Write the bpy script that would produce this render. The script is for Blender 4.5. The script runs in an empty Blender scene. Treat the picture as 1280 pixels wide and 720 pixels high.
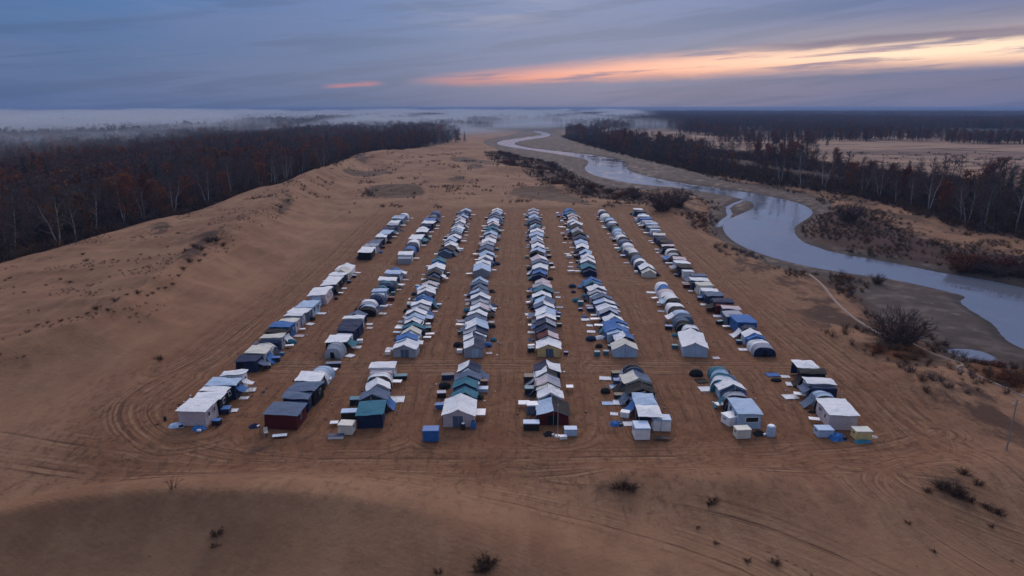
import bpy, math, random
import numpy as np
from mathutils import Vector, Matrix, noise as mnoise
random.seed(7); RNG = np.random.default_rng(7)
scn = bpy.context.scene
COL = scn.collection
H = 40.0; FPX = 853.0; TH = math.atan(226/853.0)

# ------------------------------------------------------------------ helpers
def P(px, py, z=0.0):
    """point of the place at height z seen at photo pixel (px,py)"""
    dx = (px-640)/FPX; dy = (360-py)/FPX
    d = (dx, math.cos(TH)+dy*math.sin(TH), -math.sin(TH)+dy*math.cos(TH))
    t = (z-H)/d[2]
    return (d[0]*t, d[1]*t)
def azel(px, py):
    dx = (px-640)/FPX; dy = (360-py)/FPX
    d = Vector((dx, math.cos(TH)+dy*math.sin(TH), -math.sin(TH)+dy*math.cos(TH))).normalized()
    return math.atan2(d.x, d.y), math.asin(d.z)
def smooth(a, b, x):
    t = np.clip((x-a)/(b-a), 0, 1); return t*t*(3-2*t)

class MB:
    def __init__(s): s.v=[]; s.f=[]; s.m=[]
    def add(s, vs, fs, mat=0):
        o=len(s.v); s.v.extend([tuple(v) for v in vs])
        for f in fs: s.f.append(tuple(i+o for i in f)); s.m.append(mat)
    def box(s, c, d, mat=0, rz=0, taper=1.0, rx=0):
        hx,hy,hz=d[0]/2,d[1]/2,d[2]/2; vs=[]
        R=Matrix.Rotation(rz,3,'Z')@Matrix.Rotation(rx,3,'X')
        for z in (-1,1):
            k=taper if z>0 else 1
            for x,y in ((-1,-1),(1,-1),(1,1),(-1,1)):
                vs.append(R@Vector((x*hx*k,y*hy*k,z*hz))+Vector(c))
        s.add(vs,[(3,2,1,0),(4,5,6,7),(0,1,5,4),(1,2,6,5),(2,3,7,6),(3,0,4,7)],mat)
    def bevbox(s, c, d, b=0.04, mat=0, rz=0):
        """box with chamfered edges"""
        hx,hy,hz=d[0]/2,d[1]/2,d[2]/2; R=Matrix.Rotation(rz,3,'Z'); vs=[]
        for (z,k) in ((-hz,b),(-hz+b,0),(hz-b,0),(hz,b)):
            x=hx-k; y=hy-k; q=b*.8
            for p in ((-x+q,-y),(x-q,-y),(x,-y+q),(x,y-q),(x-q,y),(-x+q,y),(-x,y-q),(-x,-y+q)):
                vs.append(R@Vector((p[0],p[1],z))+Vector(c))
        fs=[tuple(range(7,-1,-1)),tuple(range(24,32))]
        for r in range(3):
            for i in range(8):
                j=(i+1)%8; fs.append((r*8+i,r*8+j,r*8+8+j,r*8+8+i))
        s.add(vs,fs,mat)
    def tube(s, a, b, r1, r2=None, n=5, mat=0):
        if r2 is None: r2=r1
        a=Vector(a); b=Vector(b); d=b-a
        if d.length<1e-6: return
        q=d.to_track_quat('Z','Y'); vs=[]
        for p,r in ((a,r1),(b,r2)):
            for i in range(n):
                t=2*math.pi*i/n; vs.append(p+q@Vector((math.cos(t)*r,math.sin(t)*r,0)))
        fs=[(i,(i+1)%n,n+(i+1)%n,n+i) for i in range(n)]
        fs+= [tuple(range(n-1,-1,-1)),tuple(range(n,2*n))]
        s.add(vs,fs,mat)
    def grid(s, fn, nu, nv, matfn=None, flip=False):
        vs=[fn(i/nu,j/nv) for j in range(nv+1) for i in range(nu+1)]
        o=len(s.v); s.v.extend([tuple(v) for v in vs])
        for j in range(nv):
            for i in range(nu):
                a=o+j*(nu+1)+i; q=(a,a+1,a+nu+2,a+nu+1)
                s.f.append(q[::-1] if flip else q)
                s.m.append(matfn((i+.5)/nu,(j+.5)/nv) if matfn else 0)
    def shell(s, fn, nu, nv, th=0.04, matfn=None, flip=False):
        """thick cloth sheet: top grid, bottom grid, rim"""
        o=len(s.v); s.grid(fn,nu,nv,matfn,flip)
        o2=len(s.v); s.grid(lambda u,v: (fn(u,v)[0],fn(u,v)[1],fn(u,v)[2]-th),nu,nv,matfn,not flip)
        rim=[i for i in range(nu+1)]+[(j)*(nu+1)+nu for j in range(1,nv+1)]+[nv*(nu+1)+i for i in range(nu-1,-1,-1)]+[j*(nu+1) for j in range(nv-1,0,-1)]
        for k in range(len(rim)):
            a=rim[k]; b=rim[(k+1)%len(rim)]
            q=(o+b,o+a,o2+a,o2+b); s.f.append(q[::-1] if flip else q); s.m.append(0)
    def mesh(s, name, mats, smoothf=False):
        me=bpy.data.meshes.new(name); me.from_pydata(s.v,[],s.f)
        for m in mats: me.materials.append(m)
        me.polygons.foreach_set('material_index',[min(i,len(mats)-1) for i in s.m])
        if smoothf: me.polygons.foreach_set('use_smooth',[True]*len(s.f))
        me.update(); return me
    def build(s, name, mats, parent=None, smoothf=False):
        if not isinstance(mats,(list,tuple)): mats=[mats]
        o=bpy.data.objects.new(name, s.mesh(name,mats,smoothf)); COL.objects.link(o)
        if parent: o.parent=parent
        return o
def tag(o, label=None, cat=None, group=None, kind=None):
    if label: o['label']=label
    if cat: o['category']=cat
    if group: o['group']=group
    if kind: o['kind']=kind
    return o
def empty(name, loc, rz=0):
    o=bpy.data.objects.new(name,None); COL.objects.link(o); o.location=loc; o.rotation_euler=(0,0,rz); o.empty_display_size=.3
    return o

# ------------------------------------------------------------------ materials
def newmat(name):
    m=bpy.data.materials.new(name); m.use_nodes=True; nt=m.node_tree; nt.nodes.clear()
    out=nt.nodes.new('ShaderNodeOutputMaterial'); b=nt.nodes.new('ShaderNodeBsdfPrincipled')
    nt.links.new(b.outputs[0],out.inputs[0]); return m,nt,b,out
class N:
    """tiny node helper"""
    def __init__(s,nt): s.nt=nt
    def put(s,sock,v):
        if isinstance(v,bpy.types.NodeSocket): s.nt.links.new(v,sock)
        elif v is not None: sock.default_value=v
    def math(s,op,a,b=None,c=None,clamp=False):
        n=s.nt.nodes.new('ShaderNodeMath'); n.operation=op; n.use_clamp=clamp
        s.put(n.inputs[0],a); s.put(n.inputs[1],b); s.put(n.inputs[2],c); return n.outputs[0]
    def noise(s,vec,scale,detail=4,rough=.55,dist=0,dim='3D',w=None):
        n=s.nt.nodes.new('ShaderNodeTexNoise'); n.noise_dimensions=dim
        if vec is not None: s.put(n.inputs['Vector'],vec)
        if w is not None: s.put(n.inputs['W'],w)
        s.put(n.inputs['Scale'],scale); s.put(n.inputs['Detail'],detail); s.put(n.inputs['Roughness'],rough); s.put(n.inputs['Distortion'],dist)
        return n.outputs[0]
    def mix(s,f,a,b,mode='MIX'):
        n=s.nt.nodes.new('ShaderNodeMix'); n.data_type='RGBA'; n.blend_type=mode
        s.put(n.inputs[0],f)
        s.put(n.inputs[6],a if isinstance(a,bpy.types.NodeSocket) else (*a[:3],1)); s.put(n.inputs[7],b if isinstance(b,bpy.types.NodeSocket) else (*b[:3],1))
        return n.outputs[2]
    def mr(s,v,a,b,c=0.0,d=1.0,interp='SMOOTHSTEP'):
        n=s.nt.nodes.new('ShaderNodeMapRange'); n.interpolation_type=interp
        s.put(n.inputs[0],v); s.put(n.inputs[1],a); s.put(n.inputs[2],b); s.put(n.inputs[3],c); s.put(n.inputs[4],d); return n.outputs[0]
    def map(s,vec,sc=(1,1,1),rot=(0,0,0),loc=(0,0,0)):
        n=s.nt.nodes.new('ShaderNodeMapping'); s.put(n.inputs[0],vec); n.inputs['Scale'].default_value=sc; n.inputs['Rotation'].default_value=rot; n.inputs['Location'].default_value=loc; return n.outputs[0]
    def attr(s,name,typ='GEOMETRY'):
        n=s.nt.nodes.new('ShaderNodeAttribute'); n.attribute_name=name; n.attribute_type=typ; return n
    def pos(s):
        return s.nt.nodes.new('ShaderNodeNewGeometry').outputs['Position']
    def objc(s):
        return s.nt.nodes.new('ShaderNodeTexCoord').outputs['Object']
    def orand(s):
        return s.nt.nodes.new('ShaderNodeObjectInfo').outputs['Random']
    def bump(s,h,strength=.3,dist=.05,normal=None):
        n=s.nt.nodes.new('ShaderNodeBump'); s.put(n.inputs['Height'],h); n.inputs['Strength'].default_value=strength; n.inputs['Distance'].default_value=dist
        if normal is not None: s.put(n.inputs['Normal'],normal)
        return n.outputs[0]
    def comb(s,x,y,z=0.0):
        n=s.nt.nodes.new('ShaderNodeCombineXYZ'); s.put(n.inputs[0],x); s.put(n.inputs[1],y); s.put(n.inputs[2],z); return n.outputs[0]
    def sep(s,v):
        n=s.nt.nodes.new('ShaderNodeSeparateXYZ'); s.put(n.inputs[0],v); return n.outputs

def fabric(name, col, rough=.8, wr=.6):
    m,nt,b,out=newmat(name); k=N(nt)
    p=k.pos()
    n1=k.noise(p,.9,4,.6); n2=k.noise(p,5,3,.6)
    c=k.mix(k.mr(n1,.35,.75,0,.5),col,tuple(x*.72 for x in col))
    dusty=(.30,.17,.10)
    c=k.mix(k.math('MULTIPLY',k.mr(n2,.52,.75,0,.35 if max(col)>.3 else .10),k.mr(k.sep(p)[2],1.3,0.0)),c,dusty)
    c=k.mix(k.math('MULTIPLY',k.mr(k.orand(),0,1,0,.16,'LINEAR'),1.0),c,tuple(x*.55+.005 for x in col))
    k.put(b.inputs['Base Color'],c); b.inputs['Roughness'].default_value=rough; b.inputs['Specular IOR Level'].default_value=.22 if max(col)<.3 else .4
    st=k.mr(k.noise(p,1.7,4,.7,.6),.56,.70,0,.45); c=k.mix(st,c,tuple(x*.6+.003 for x in col))
    oc=k.objc(); ox,oy,oz=k.sep(oc); sm=k.math('ABSOLUTE',k.math('SUBTRACT',k.math('FRACT',k.math('MULTIPLY',oy,1.1)),.5)); sm=k.mr(sm,.04,.0)
    c=k.mix(k.math('MULTIPLY',sm,.45),c,tuple(x*.5 for x in col)); k.put(b.inputs['Base Color'],c)
    w=k.noise(k.map(p,(1.6,.7,1.2)),2.2,4,.6,1.2); w=k.math('SUBTRACT',w,k.math('MULTIPLY',sm,.25))
    k.put(b.inputs['Normal'],k.bump(w,wr,.35)); return m
def solid(name, col, rough=.6, var=.3, scale=3, metal=0):
    m,nt,b,out=newmat(name); k=N(nt)
    n1=k.noise(k.pos(),scale,4,.6)
    c=k.mix(k.mr(n1,.35,.7,0,var),col,tuple(x*.5 for x in col))
    k.put(b.inputs['Base Color'],c); b.inputs['Roughness'].default_value=rough; b.inputs['Metallic'].default_value=metal; return m
CN={'W':'white','G':'grey','L':'pale blue','B':'blue','N':'navy','T':'teal','K':'black','C':'cream','P':'pinkish','S':'slate','Y':'yellow','R':'maroon'}
CV={'W':(.87,.87,.88),'G':(.36,.38,.44),'L':(.44,.57,.74),'B':(.03,.15,.42),'N':(.016,.032,.085),'T':(.03,.17,.24),'K':(.012,.013,.018),
    'C':(.70,.67,.58),'P':(.62,.52,.54),'S':(.11,.155,.24),'Y':(.74,.55,.24),'R':(.10,.014,.018)}
FAB={k:fabric('fabric_'+CN[k].replace(' ','_'),v) for k,v in CV.items()}
PLA={k:solid('plastic_'+CN[k].replace(' ','_'),v,.6,.3,2) for k,v in CV.items()}
M_POLE=solid('pole_metal',(.45,.46,.48),.45,.3,6,.6)
M_WOOD=solid('weathered_wood',(.30,.25,.21),.85,.5,5)
M_GLASS=solid('window_mesh',(.015,.018,.025),.25,.2,4)
M_RUB=solid('rubber',(.015,.015,.016),.8,.2,4)

# ------------------------------------------------------------------ terrain
def seg_dist(X,Y,a,b):
    ax,ay=a; bx,by=b; dx,dy=bx-ax,by-ay; L=dx*dx+dy*dy+1e-9
    t=np.clip(((X-ax)*dx+(Y-ay)*dy)/L,0,1)
    return np.hypot(X-ax-t*dx,Y-ay-t*dy),t
def poly_sdf(X,Y,pts):
    """negative outside, positive inside, metres"""
    d=np.full(X.shape,1e9); ins=np.zeros(X.shape,bool); n=len(pts)
    for i in range(n):
        a=pts[i]; b=pts[(i+1)%n]
        d=np.minimum(d,seg_dist(X,Y,a,b)[0])
        if a[1]!=b[1]:
            c=((a[1]>Y)!=(b[1]>Y)) & (X<(b[0]-a[0])*(Y-a[1])/(b[1]-a[1])+a[0]); ins^=c
    return np.where(ins,d,-d)
def line_info(X,Y,pts,vals=None):
    """distance, signed side (right of travel positive), interpolated value"""
    d=np.full(X.shape,1e9); sd=np.zeros(X.shape); val=np.zeros(X.shape); end=np.zeros(X.shape)
    for i in range(len(pts)-1):
        a=pts[i]; b=pts[i+1]; dd,t=seg_dist(X,Y,a,b); m=dd<d
        cr=(b[0]-a[0])*(Y-a[1])-(b[1]-a[1])*(X-a[0])
        d=np.where(m,dd,d); sd=np.where(m,np.where(cr<0,dd,-dd),sd)
        if vals is not None: val=np.where(m,vals[i]+(vals[i+1]-vals[i])*t,val)
    return d,sd,val
def smooth_poly(pts,n=3):
    for _ in range(n):
        q=[]
        for i in range(len(pts)):
            a=pts[i]; b=pts[(i+1)%len(pts)]
            q.append((a[0]*.75+b[0]*.25,a[1]*.75+b[1]*.25)); q.append((a[0]*.25+b[0]*.75,a[1]*.25+b[1]*.75))
        pts=q
    return pts
def smooth_line(pts,n=2):
    for _ in range(n):
        q=[pts[0]]
        for i in range(len(pts)-1):
            a=pts[i]; b=pts[i+1]
            q.append(tuple(a[k]*.75+b[k]*.25 for k in range(len(a)))); q.append(tuple(a[k]*.25+b[k]*.75 for k in range(len(a))))
        q.append(pts[-1]); pts=q
    return pts
def vnoise(X,Y,scale,seed=0,octs=3,rough=.5):
    """value noise on arrays"""
    out=np.zeros(X.shape); amp=1; tot=0
    for o in range(octs):
        x=X/scale*2**o+seed*17.3+o*31.7; y=Y/scale*2**o+seed*9.1+o*11.9
        xi=np.floor(x).astype(np.int64); yi=np.floor(y).astype(np.int64); fx=x-xi; fy=y-yi
        fx=fx*fx*fx*(fx*(fx*6-15)+10); fy=fy*fy*fy*(fy*(fy*6-15)+10)
        def h(a,b):
            n=(a*374761393+b*668265263+seed*1442695)&0xffffffff
            n=((n^(n>>13))*1274126177)&0xffffffff; return ((n^(n>>16))&0xffff)/65535.0
        v=(h(xi,yi)*(1-fx)+h(xi+1,yi)*fx)*(1-fy)+(h(xi,yi+1)*(1-fx)+h(xi+1,yi+1)*fx)*fy
        out+=v*amp; tot+=amp; amp*=rough
    return out/tot*2-1
def pp(lst,z=0): return [P(a,b,z) for a,b in lst]

WZ=-2.0
WATER=smooth_poly(pp([(1280,437),(1265,431),(1250,420),(1241,405),(1215,390),(1195,376),(1209,371),(1185,365),(1152,357),(1114,349),(1084,345),(1034,338),
 (989,329),(945,316),(918,304),(903,290),(903,279),(914,272),(931,265),(944,259),(939,252),(912,245),(875,239),(837,234),(800,231),(770,226),(740,219),(728,211),(737,203),
 (730,198),(700,193),(644,185),(617,180),(628,175),(662,171),(681,168.5),(668,165.5),(664,163),(672,163),(690,167),(687,171),(650,176),(640,180),(662,185),(719,191),(760,196),(784,201),(782,208),
 (786,214),(812,221),(850,229),(912,237),(950,243),(980,249),(1006,256),(1018,264),(1014,271),(1000,279),(991,287),(1002,302),(1025,310),(1048,317),(1093,324),(1138,333),(1167,339),(1197,344),(1241,351),
 (1280,360),(1420,385),(1500,480),(1400,480)],WZ),2)
SIDE=smooth_line(pp([(930,250),(912,257),(909,262),(914,268),(903,277),(897,283)],WZ),2)
PUD=smooth_poly(pp([(1180,436),(1215,436),(1240,444),(1243,449),(1225,449),(1195,443)],-1.4),2)
MUD=smooth_poly(pp([(596,176),(630,192),(690,206),(712,222),(750,236),(800,240),(850,241),(880,250),(893,259),(886,270),(884,282),(893,296),(918,313),(950,329),(990,343),(1030,350),(1050,362),(1075,372),(1085,392),
 (1120,412),(1160,430),(1185,455),(1220,460),(1290,466),(1420,500),(1560,500),(1480,380),(1280,352),(1240,343),(1197,335),(1138,326),(1093,317),(1050,310),(1018,300),(1008,288),(1022,275),(1045,262),(1035,250),(1000,240),
 (950,233),(900,224),(868,212),(840,203),(800,194),(750,186),(715,176),(690,162),(655,162),(640,170)],-1.3),2)
SCRUB=smooth_poly(pp([(1040,262),(1075,262),(1110,278),(1160,300),(1290,318),(1420,330),(1400,372),(1280,348),(1197,331),(1138,322),(1060,310),(1022,297),(1012,287),(1024,276)],0),2)
SCRUB2=smooth_poly(pp([(610,186),(650,195),(690,203),(715,217),(750,234),(800,242),(830,248),(810,256),(760,248),(720,240),(690,230),(662,216),(640,208),(612,196)],0),2)
FLOORL=smooth_poly(pp([(-900,560),(-140,366),(0,332),(71,310),(124,295),(169,281),(225,271),(262,259),(300,241),(337,239),(356,231),(397,220),(412,209),(442,192),(490,187),(536,182),(560,177),(566,170),(558,162),(558,140),(-5000,140)],1),1)
FLOORR=smooth_poly(pp([(700,168),(730,178),(790,193),(850,206),(905,219),(960,228),(1020,237),(1080,246),(1125,258),(1165,272),(1215,284),(1290,296),(1500,330),(1600,300),(1280,243),(1215,228),(1150,220),(1080,215),(1030,208),(1000,201),(950,196),(870,188),(790,178),(730,165)],0),1)
GRASS=[smooth_poly(pp(a,z),2) for a,z in (([(1040,340),(1062,344),(1078,356),(1084,372),(1060,376),(1044,366)],-1),([(1190,452),(1240,460),(1300,468),(1320,500),(1260,500),(1210,478)],-.5),([(870,268),(884,262),(890,275),(880,290),(866,282)],0),([(1100,440),(1150,430),(1170,440),(1150,462),(1110,460),(1060,436)],0))]
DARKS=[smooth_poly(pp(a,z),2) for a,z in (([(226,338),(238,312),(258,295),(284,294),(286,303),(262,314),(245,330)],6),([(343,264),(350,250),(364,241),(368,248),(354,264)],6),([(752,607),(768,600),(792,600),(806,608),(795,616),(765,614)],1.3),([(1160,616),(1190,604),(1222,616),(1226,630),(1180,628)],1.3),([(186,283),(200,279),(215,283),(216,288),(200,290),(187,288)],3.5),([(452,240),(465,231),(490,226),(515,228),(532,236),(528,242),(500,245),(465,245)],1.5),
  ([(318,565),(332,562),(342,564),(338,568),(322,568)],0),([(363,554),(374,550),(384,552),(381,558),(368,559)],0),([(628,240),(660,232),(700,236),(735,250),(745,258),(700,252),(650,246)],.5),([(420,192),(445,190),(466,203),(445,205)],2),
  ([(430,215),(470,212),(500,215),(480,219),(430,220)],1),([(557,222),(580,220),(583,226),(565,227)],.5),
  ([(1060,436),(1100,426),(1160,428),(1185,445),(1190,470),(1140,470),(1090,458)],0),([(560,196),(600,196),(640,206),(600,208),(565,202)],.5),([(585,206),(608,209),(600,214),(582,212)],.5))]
ROWS_SEG=[]  # block centre lines, filled below
BL={ # row: list of blocks: front px, back px, codes
1:[((242,540),(297,486),'xW! xW xW-L xL xW-N'),((308,467),(388,388),'xN xC aC xC-N xK-T xB xC xW-G xW xL!'),((396,381),(437,339),'xW-L! xW-N xW xW-G gC gW'),((457,325),(505,272),'xW xG-W xS xW-K xL xN-G xG-N xW xL-T xG-K aW-B')],
2:[((352,538),(405,470),'xS@R xS-N xS xW aL-W'),((416,449),(450,401),'aG xW xN-W xN xW-K gS-W'),((457,396),(497,343),'aL-K aW-G aS-N xL-W aT-K aT-N xW aK-N xL aB-L'),((505,330),(544,270),'xW-G aB-K aW-N xW xW-L aW-S xW-N xB-L aS-L aB-N')],
3:[((462,536),(482,467),'xT@N gS-K gW-S aW-L xW-P'),((505,447),(538,357),'gW@G gB-L gC-W gT-N gW-N gL-W gW-L gG-W gW-S gB-S gN-L gW-L gW-P gP-W gK-W'),((543,354),(551,332),'gK-S gW-G gT-B'),((559,322),(582,267),'gK-S gW-N gL-W gW-K gS-G gL-W gW-S gG-W gW-G gP-G gL-N gS-L gN-B gL-S')],
4:[((573,534),(587,467),'gW! gT-L gT-L gS-W gWN-W'),((590,447),(602,358),'gW|N@G gW|N-S gG|N-W gW|L gS-N gW-G gW|P-K gG-W gW-S gL|S-L gS-W gS-L gL-N'),((603,347),(621,267),'gL@G gW-L gW-S gL-N gS-L gG-S gW gP-W gL-T gT-B gT-S gP-S gW-N gL-N gS-L gS-N gP|L gW-L')],
5:[((692,531),(681,466),'gL|K@R gW-N gP|G-C gW|K-C gN|W'),((686,446),(677,359),'gW@Y gR|P-G gN-K gN|G-S gW-L gW|L gS|W-L gL|S gW-T gT-K gG|P-W gP-W'),((676,352),(674,329),'gB-N gW-L gS-W gP|W'),((674,324),(666,267),'gL-K gW-N gG-P gL|W-N gL-S gW-G gS|N-L gL|T gN-K gS-L gL-W gS-W gP-L gG-W')],
6:[((812,540),(789,470),'fW fL gK-S gC|S-K aK-N'),((785,447),(738,357),'gC@L gW|B-L gB-L gB-W gW-N gG|L-N gW-P gL|W-P gS-G gG|P-W gW-S gT-L gB-L'),((739,346),(712,267),'gT-L gW-N gW-L gL-S gW-N gL-W gN-S gK-T gG-C gK-P gW-N gW-S gP-W gP-W gT-L gB-N')],
7:[((935,536),(895,470),'xL! aG-K gW-L aT-W aT-L'),((873,446),(828,362),'gW!@L aW-L aS-L aL-S aW-K aW-L aP-W aW-B'),((810,347),(752,267),'gW-C aW-N aK-S aC-W aW-G aS-N aW-L aL-G aT-L aS-L aN-W aT-L aW-C aN-K aW-N')],
8:[((1052,537),(1000,468),'xW! aL-K xW-L xK-N fW'),((958,446),(868,352),'aW-G gW-B aN-K xB xG|W xP-K xN-R xS-L xW-P xC-W xW-L xS-B'),((861,348),(797,267),'xK-W xW-L xP-W aG-L aW-L xP-K xK-N aN-K xC-N aS-N xG-W xL-N xG-L xB-W xW-L aL-W xN-K xW-N')]}
BLOCKS=[]
for r,bs in BL.items():
    for bi,(f,b,codes) in enumerate(bs):
        BLOCKS.append((r,bi,P(*f),P(*b),codes.split()))
ROADS=[smooth_line(pp(a),2) for a in (
  [(-300,480),(0,556),(100,578),(230,585),(400,580),(640,579),(900,577),(1080,568),(1170,545)],
  [(-100,560),(100,592),(300,597),(640,588),(900,588),(1150,600),(1500,700)],
  [(800,250),(838,290),(960,390),(1060,470),(1150,545),(1280,650),(1400,740)],
  [(505,255),(470,268),(400,340),(300,425),(200,490),(165,525),(180,556),(260,578),(400,581)],
  [(420,262),(640,259),(840,262)],[(350,460),(640,457),(1010,462)],[(420,350),(640,351),(900,352)],[(450,334),(640,334),(850,334)],
  [(300,590),(500,598),(700,625),(850,665),(1000,730)],[(640,600),(800,640),(1000,700),(1150,760)],
  [(1400,700),(1180,645),(1130,625),(1115,605),(1140,590),(1200,590)],[(1300,740),(1150,665),(1090,630),(1090,605),(1130,585)],
  [(600,248),(640,256),(660,262)],[(640,262),(660,246),(690,240)],[(650,260),(700,251),(740,262)],[(648,253),(700,245),(745,256)],[(540,226),(580,232),(620,244)],[(640,250),(628,238),(632,228),(645,225)])]
CREST=smooth_line([P(a,b,z)+(z*1.15,) for a,b,z in ((-420,560,3.5),(-150,480,4),(0,440,4.6),(60,424,5),(130,404,5.5),(185,362,6),(235,326,6.5),(270,302,7),(330,264,6.3),(356,246,6),(380,222,8),(415,206,5),(460,196,3))],2)
FD=smooth_line([P(a,b,z)+(z,) for a,b,z in ((-500,760,7),(-200,690,6.8),(-60,655,6.6),(0,640,6.4),(100,621,6.2),(215,611,5.8),(330,612,5),(440,622,3.6),(560,650,2),(680,690,.3))],2)
MOUNDS=[P(780,610)+(4.2,1.5),P(893,622)+(5,1.4),P(1190,622)+(8,1.3),P(605,706)+(6,1.2),P(1250,600)+(7,1.0),P(497,238)+(14,2.2),P(250,308,5)+(6,1.0),P(1150,480)+(9,.8),P(160,500)+(12,1.2),P(60,560)+(14,1.5),P(700,236)+(12,1.8),P(640,215)+(18,2),P(560,210)+(20,2.0),P(470,205)+(14,2.5),P(1000,640)+(9,1.5)]
def row_dist(X,Y):
    d=np.full(X.shape,1e9)
    for r,bi,f,b,c in BLOCKS:
        dd,_=seg_dist(X,Y,f,b); d=np.minimum(d,dd)
    return d-2.0
HULL=None
def height(X,Y,full=False):
    X=np.asarray(X,float); Y=np.asarray(Y,float)
    rd=row_dist(X,Y)
    camp=smooth(16,4,rd)                      # 1 within the camp
    mud=poly_sdf(X,Y,MUD); wat=poly_sdf(X,Y,WATER)
    sd_,_,_=line_info(X,Y,SIDE); wat=np.maximum(wat,1.3+.5*vnoise(X,Y,6,5)-sd_)
    fl=poly_sdf(X,Y,FLOORL); fr=poly_sdf(X,Y,FLOORR)
    far=smooth(900,2500,np.hypot(X,Y))
    z=(1.3*vnoise(X,Y,55,1,3)+1.5*smooth(250,330,Y)*(1-np.abs(vnoise(X,Y*.8,38,12,4,.55))*1.6-.5)*smooth(900,600,Y)*smooth(60,0,X))*(1-camp)+.25*vnoise(X,Y,14,2,2)*(1-camp)
    z=z+.05*vnoise(X,Y,5,3,2)
    # left dune
    d,s,v=line_info(X,Y,[c[:2] for c in CREST],[c[2] for c in CREST])
    fall=19+4*vnoise(X,Y,30,4)
    right=v*(1-np.clip(s/fall,0,1))**1.5
    left=np.where(-s<1,v,3.2+(v-3.2)*np.exp(-(np.clip(-s,0,1e9)/16)))
    left=left*(1-smooth(-14,6,fl))
    dn=np.where(s>0,right,left)
    dn=np.where(Y>560,dn*smooth(760,560,Y),dn)
    dn=dn+(1.4*(1-np.abs(vnoise(X*.55+Y*.35,Y*.9-X*.25,15,8,2)))-.9)*smooth(.3,3,dn)+.35*vnoise(X,Y,7,18,3)*smooth(.5,2,dn)*(s<2)
    z=z*(1-.4*smooth(0,3,dn))+dn*(1-camp*.98)
    # foreground dune
    d,s,v=line_info(X,Y,[c[:2] for c in FD],[c[2] for c in FD])
    near=v-np.clip(s,0,1e9)*.0
    prof=np.where(s>0,v*(1-np.clip(s/13,0,1))**1.8,v*(1-smooth(0,1,np.clip(-s/15,0,1))))
    z=z*smooth(0,14,d)+prof
    for mx,my,r,h in MOUNDS:
        q=np.hypot((X-mx)/1.5,Y-my)/r; z=z+h*np.exp(-q*q*1.4)
    # river bed
    z=z-(z+1.35)*smooth(-5,3,mud+1.5*vnoise(X,Y,12,6,2))*1.0
    mudn=.22*vnoise(X,Y,9,7,3)*smooth(0,6,mud)
    z=z+mudn
    z=np.where(mud>-2,z*(1-smooth(-3.5,-.2,wat))+(-1.95)*smooth(-3.5,-.2,wat),z)
    z=z-smooth(-.4,5,wat)*1.0
    pd=poly_sdf(X,Y,PUD); z=z*(1-smooth(-1,.5,pd))+(-1.75)*smooth(-1,.5,pd)
    # terraces beyond the camp
    z=z*(1-far)
    if full: return z,dict(mud=mud,wat=wat,fl=fl,fr=fr,rd=rd,camp=camp,dn=dn)
    return z
def hz(x,y): return float(height(np.array([x]),np.array([y]))[0])
def axis(parts):
    out=[parts[0][0]]
    for a,b,st in parts:
        n=max(1,int(round((b-a)/st))); out+=list(np.linspace(a,b,n+1)[1:])
    return np.array(out)
def geo(a,b,n,): return list(np.geomspace(a,b,n))
xs=axis([(-75,75,.6)]); xr=axis([(75,180,1.2),(180,420,2.5)])[1:]; xf=np.array(geo(430,24000,52))
XS=np.concatenate([-xf[::-1],-xr[::-1],xs,xr,xf])
YS=np.concatenate([-np.array(geo(100,3000,12))[::-1],axis([(-90,40,6),(40,120,.55),(120,290,.9),(290,480,1.6),(480,1000,4)]),np.array(geo(1010,24000,80))])
GX,GY=np.meshgrid(XS,YS)
GZ,AT=height(GX,GY,True)
def hz(x,y):
    i=min(max(int(np.searchsorted(XS,x))-1,0),len(XS)-2); j=min(max(int(np.searchsorted(YS,y))-1,0),len(YS)-2)
    u=(x-XS[i])/(XS[i+1]-XS[i]); v=(y-YS[j])/(YS[j+1]-YS[j])
    return float((GZ[j,i]*(1-u)+GZ[j,i+1]*u)*(1-v)+(GZ[j+1,i]*(1-u)+GZ[j+1,i+1]*u)*v)
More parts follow.
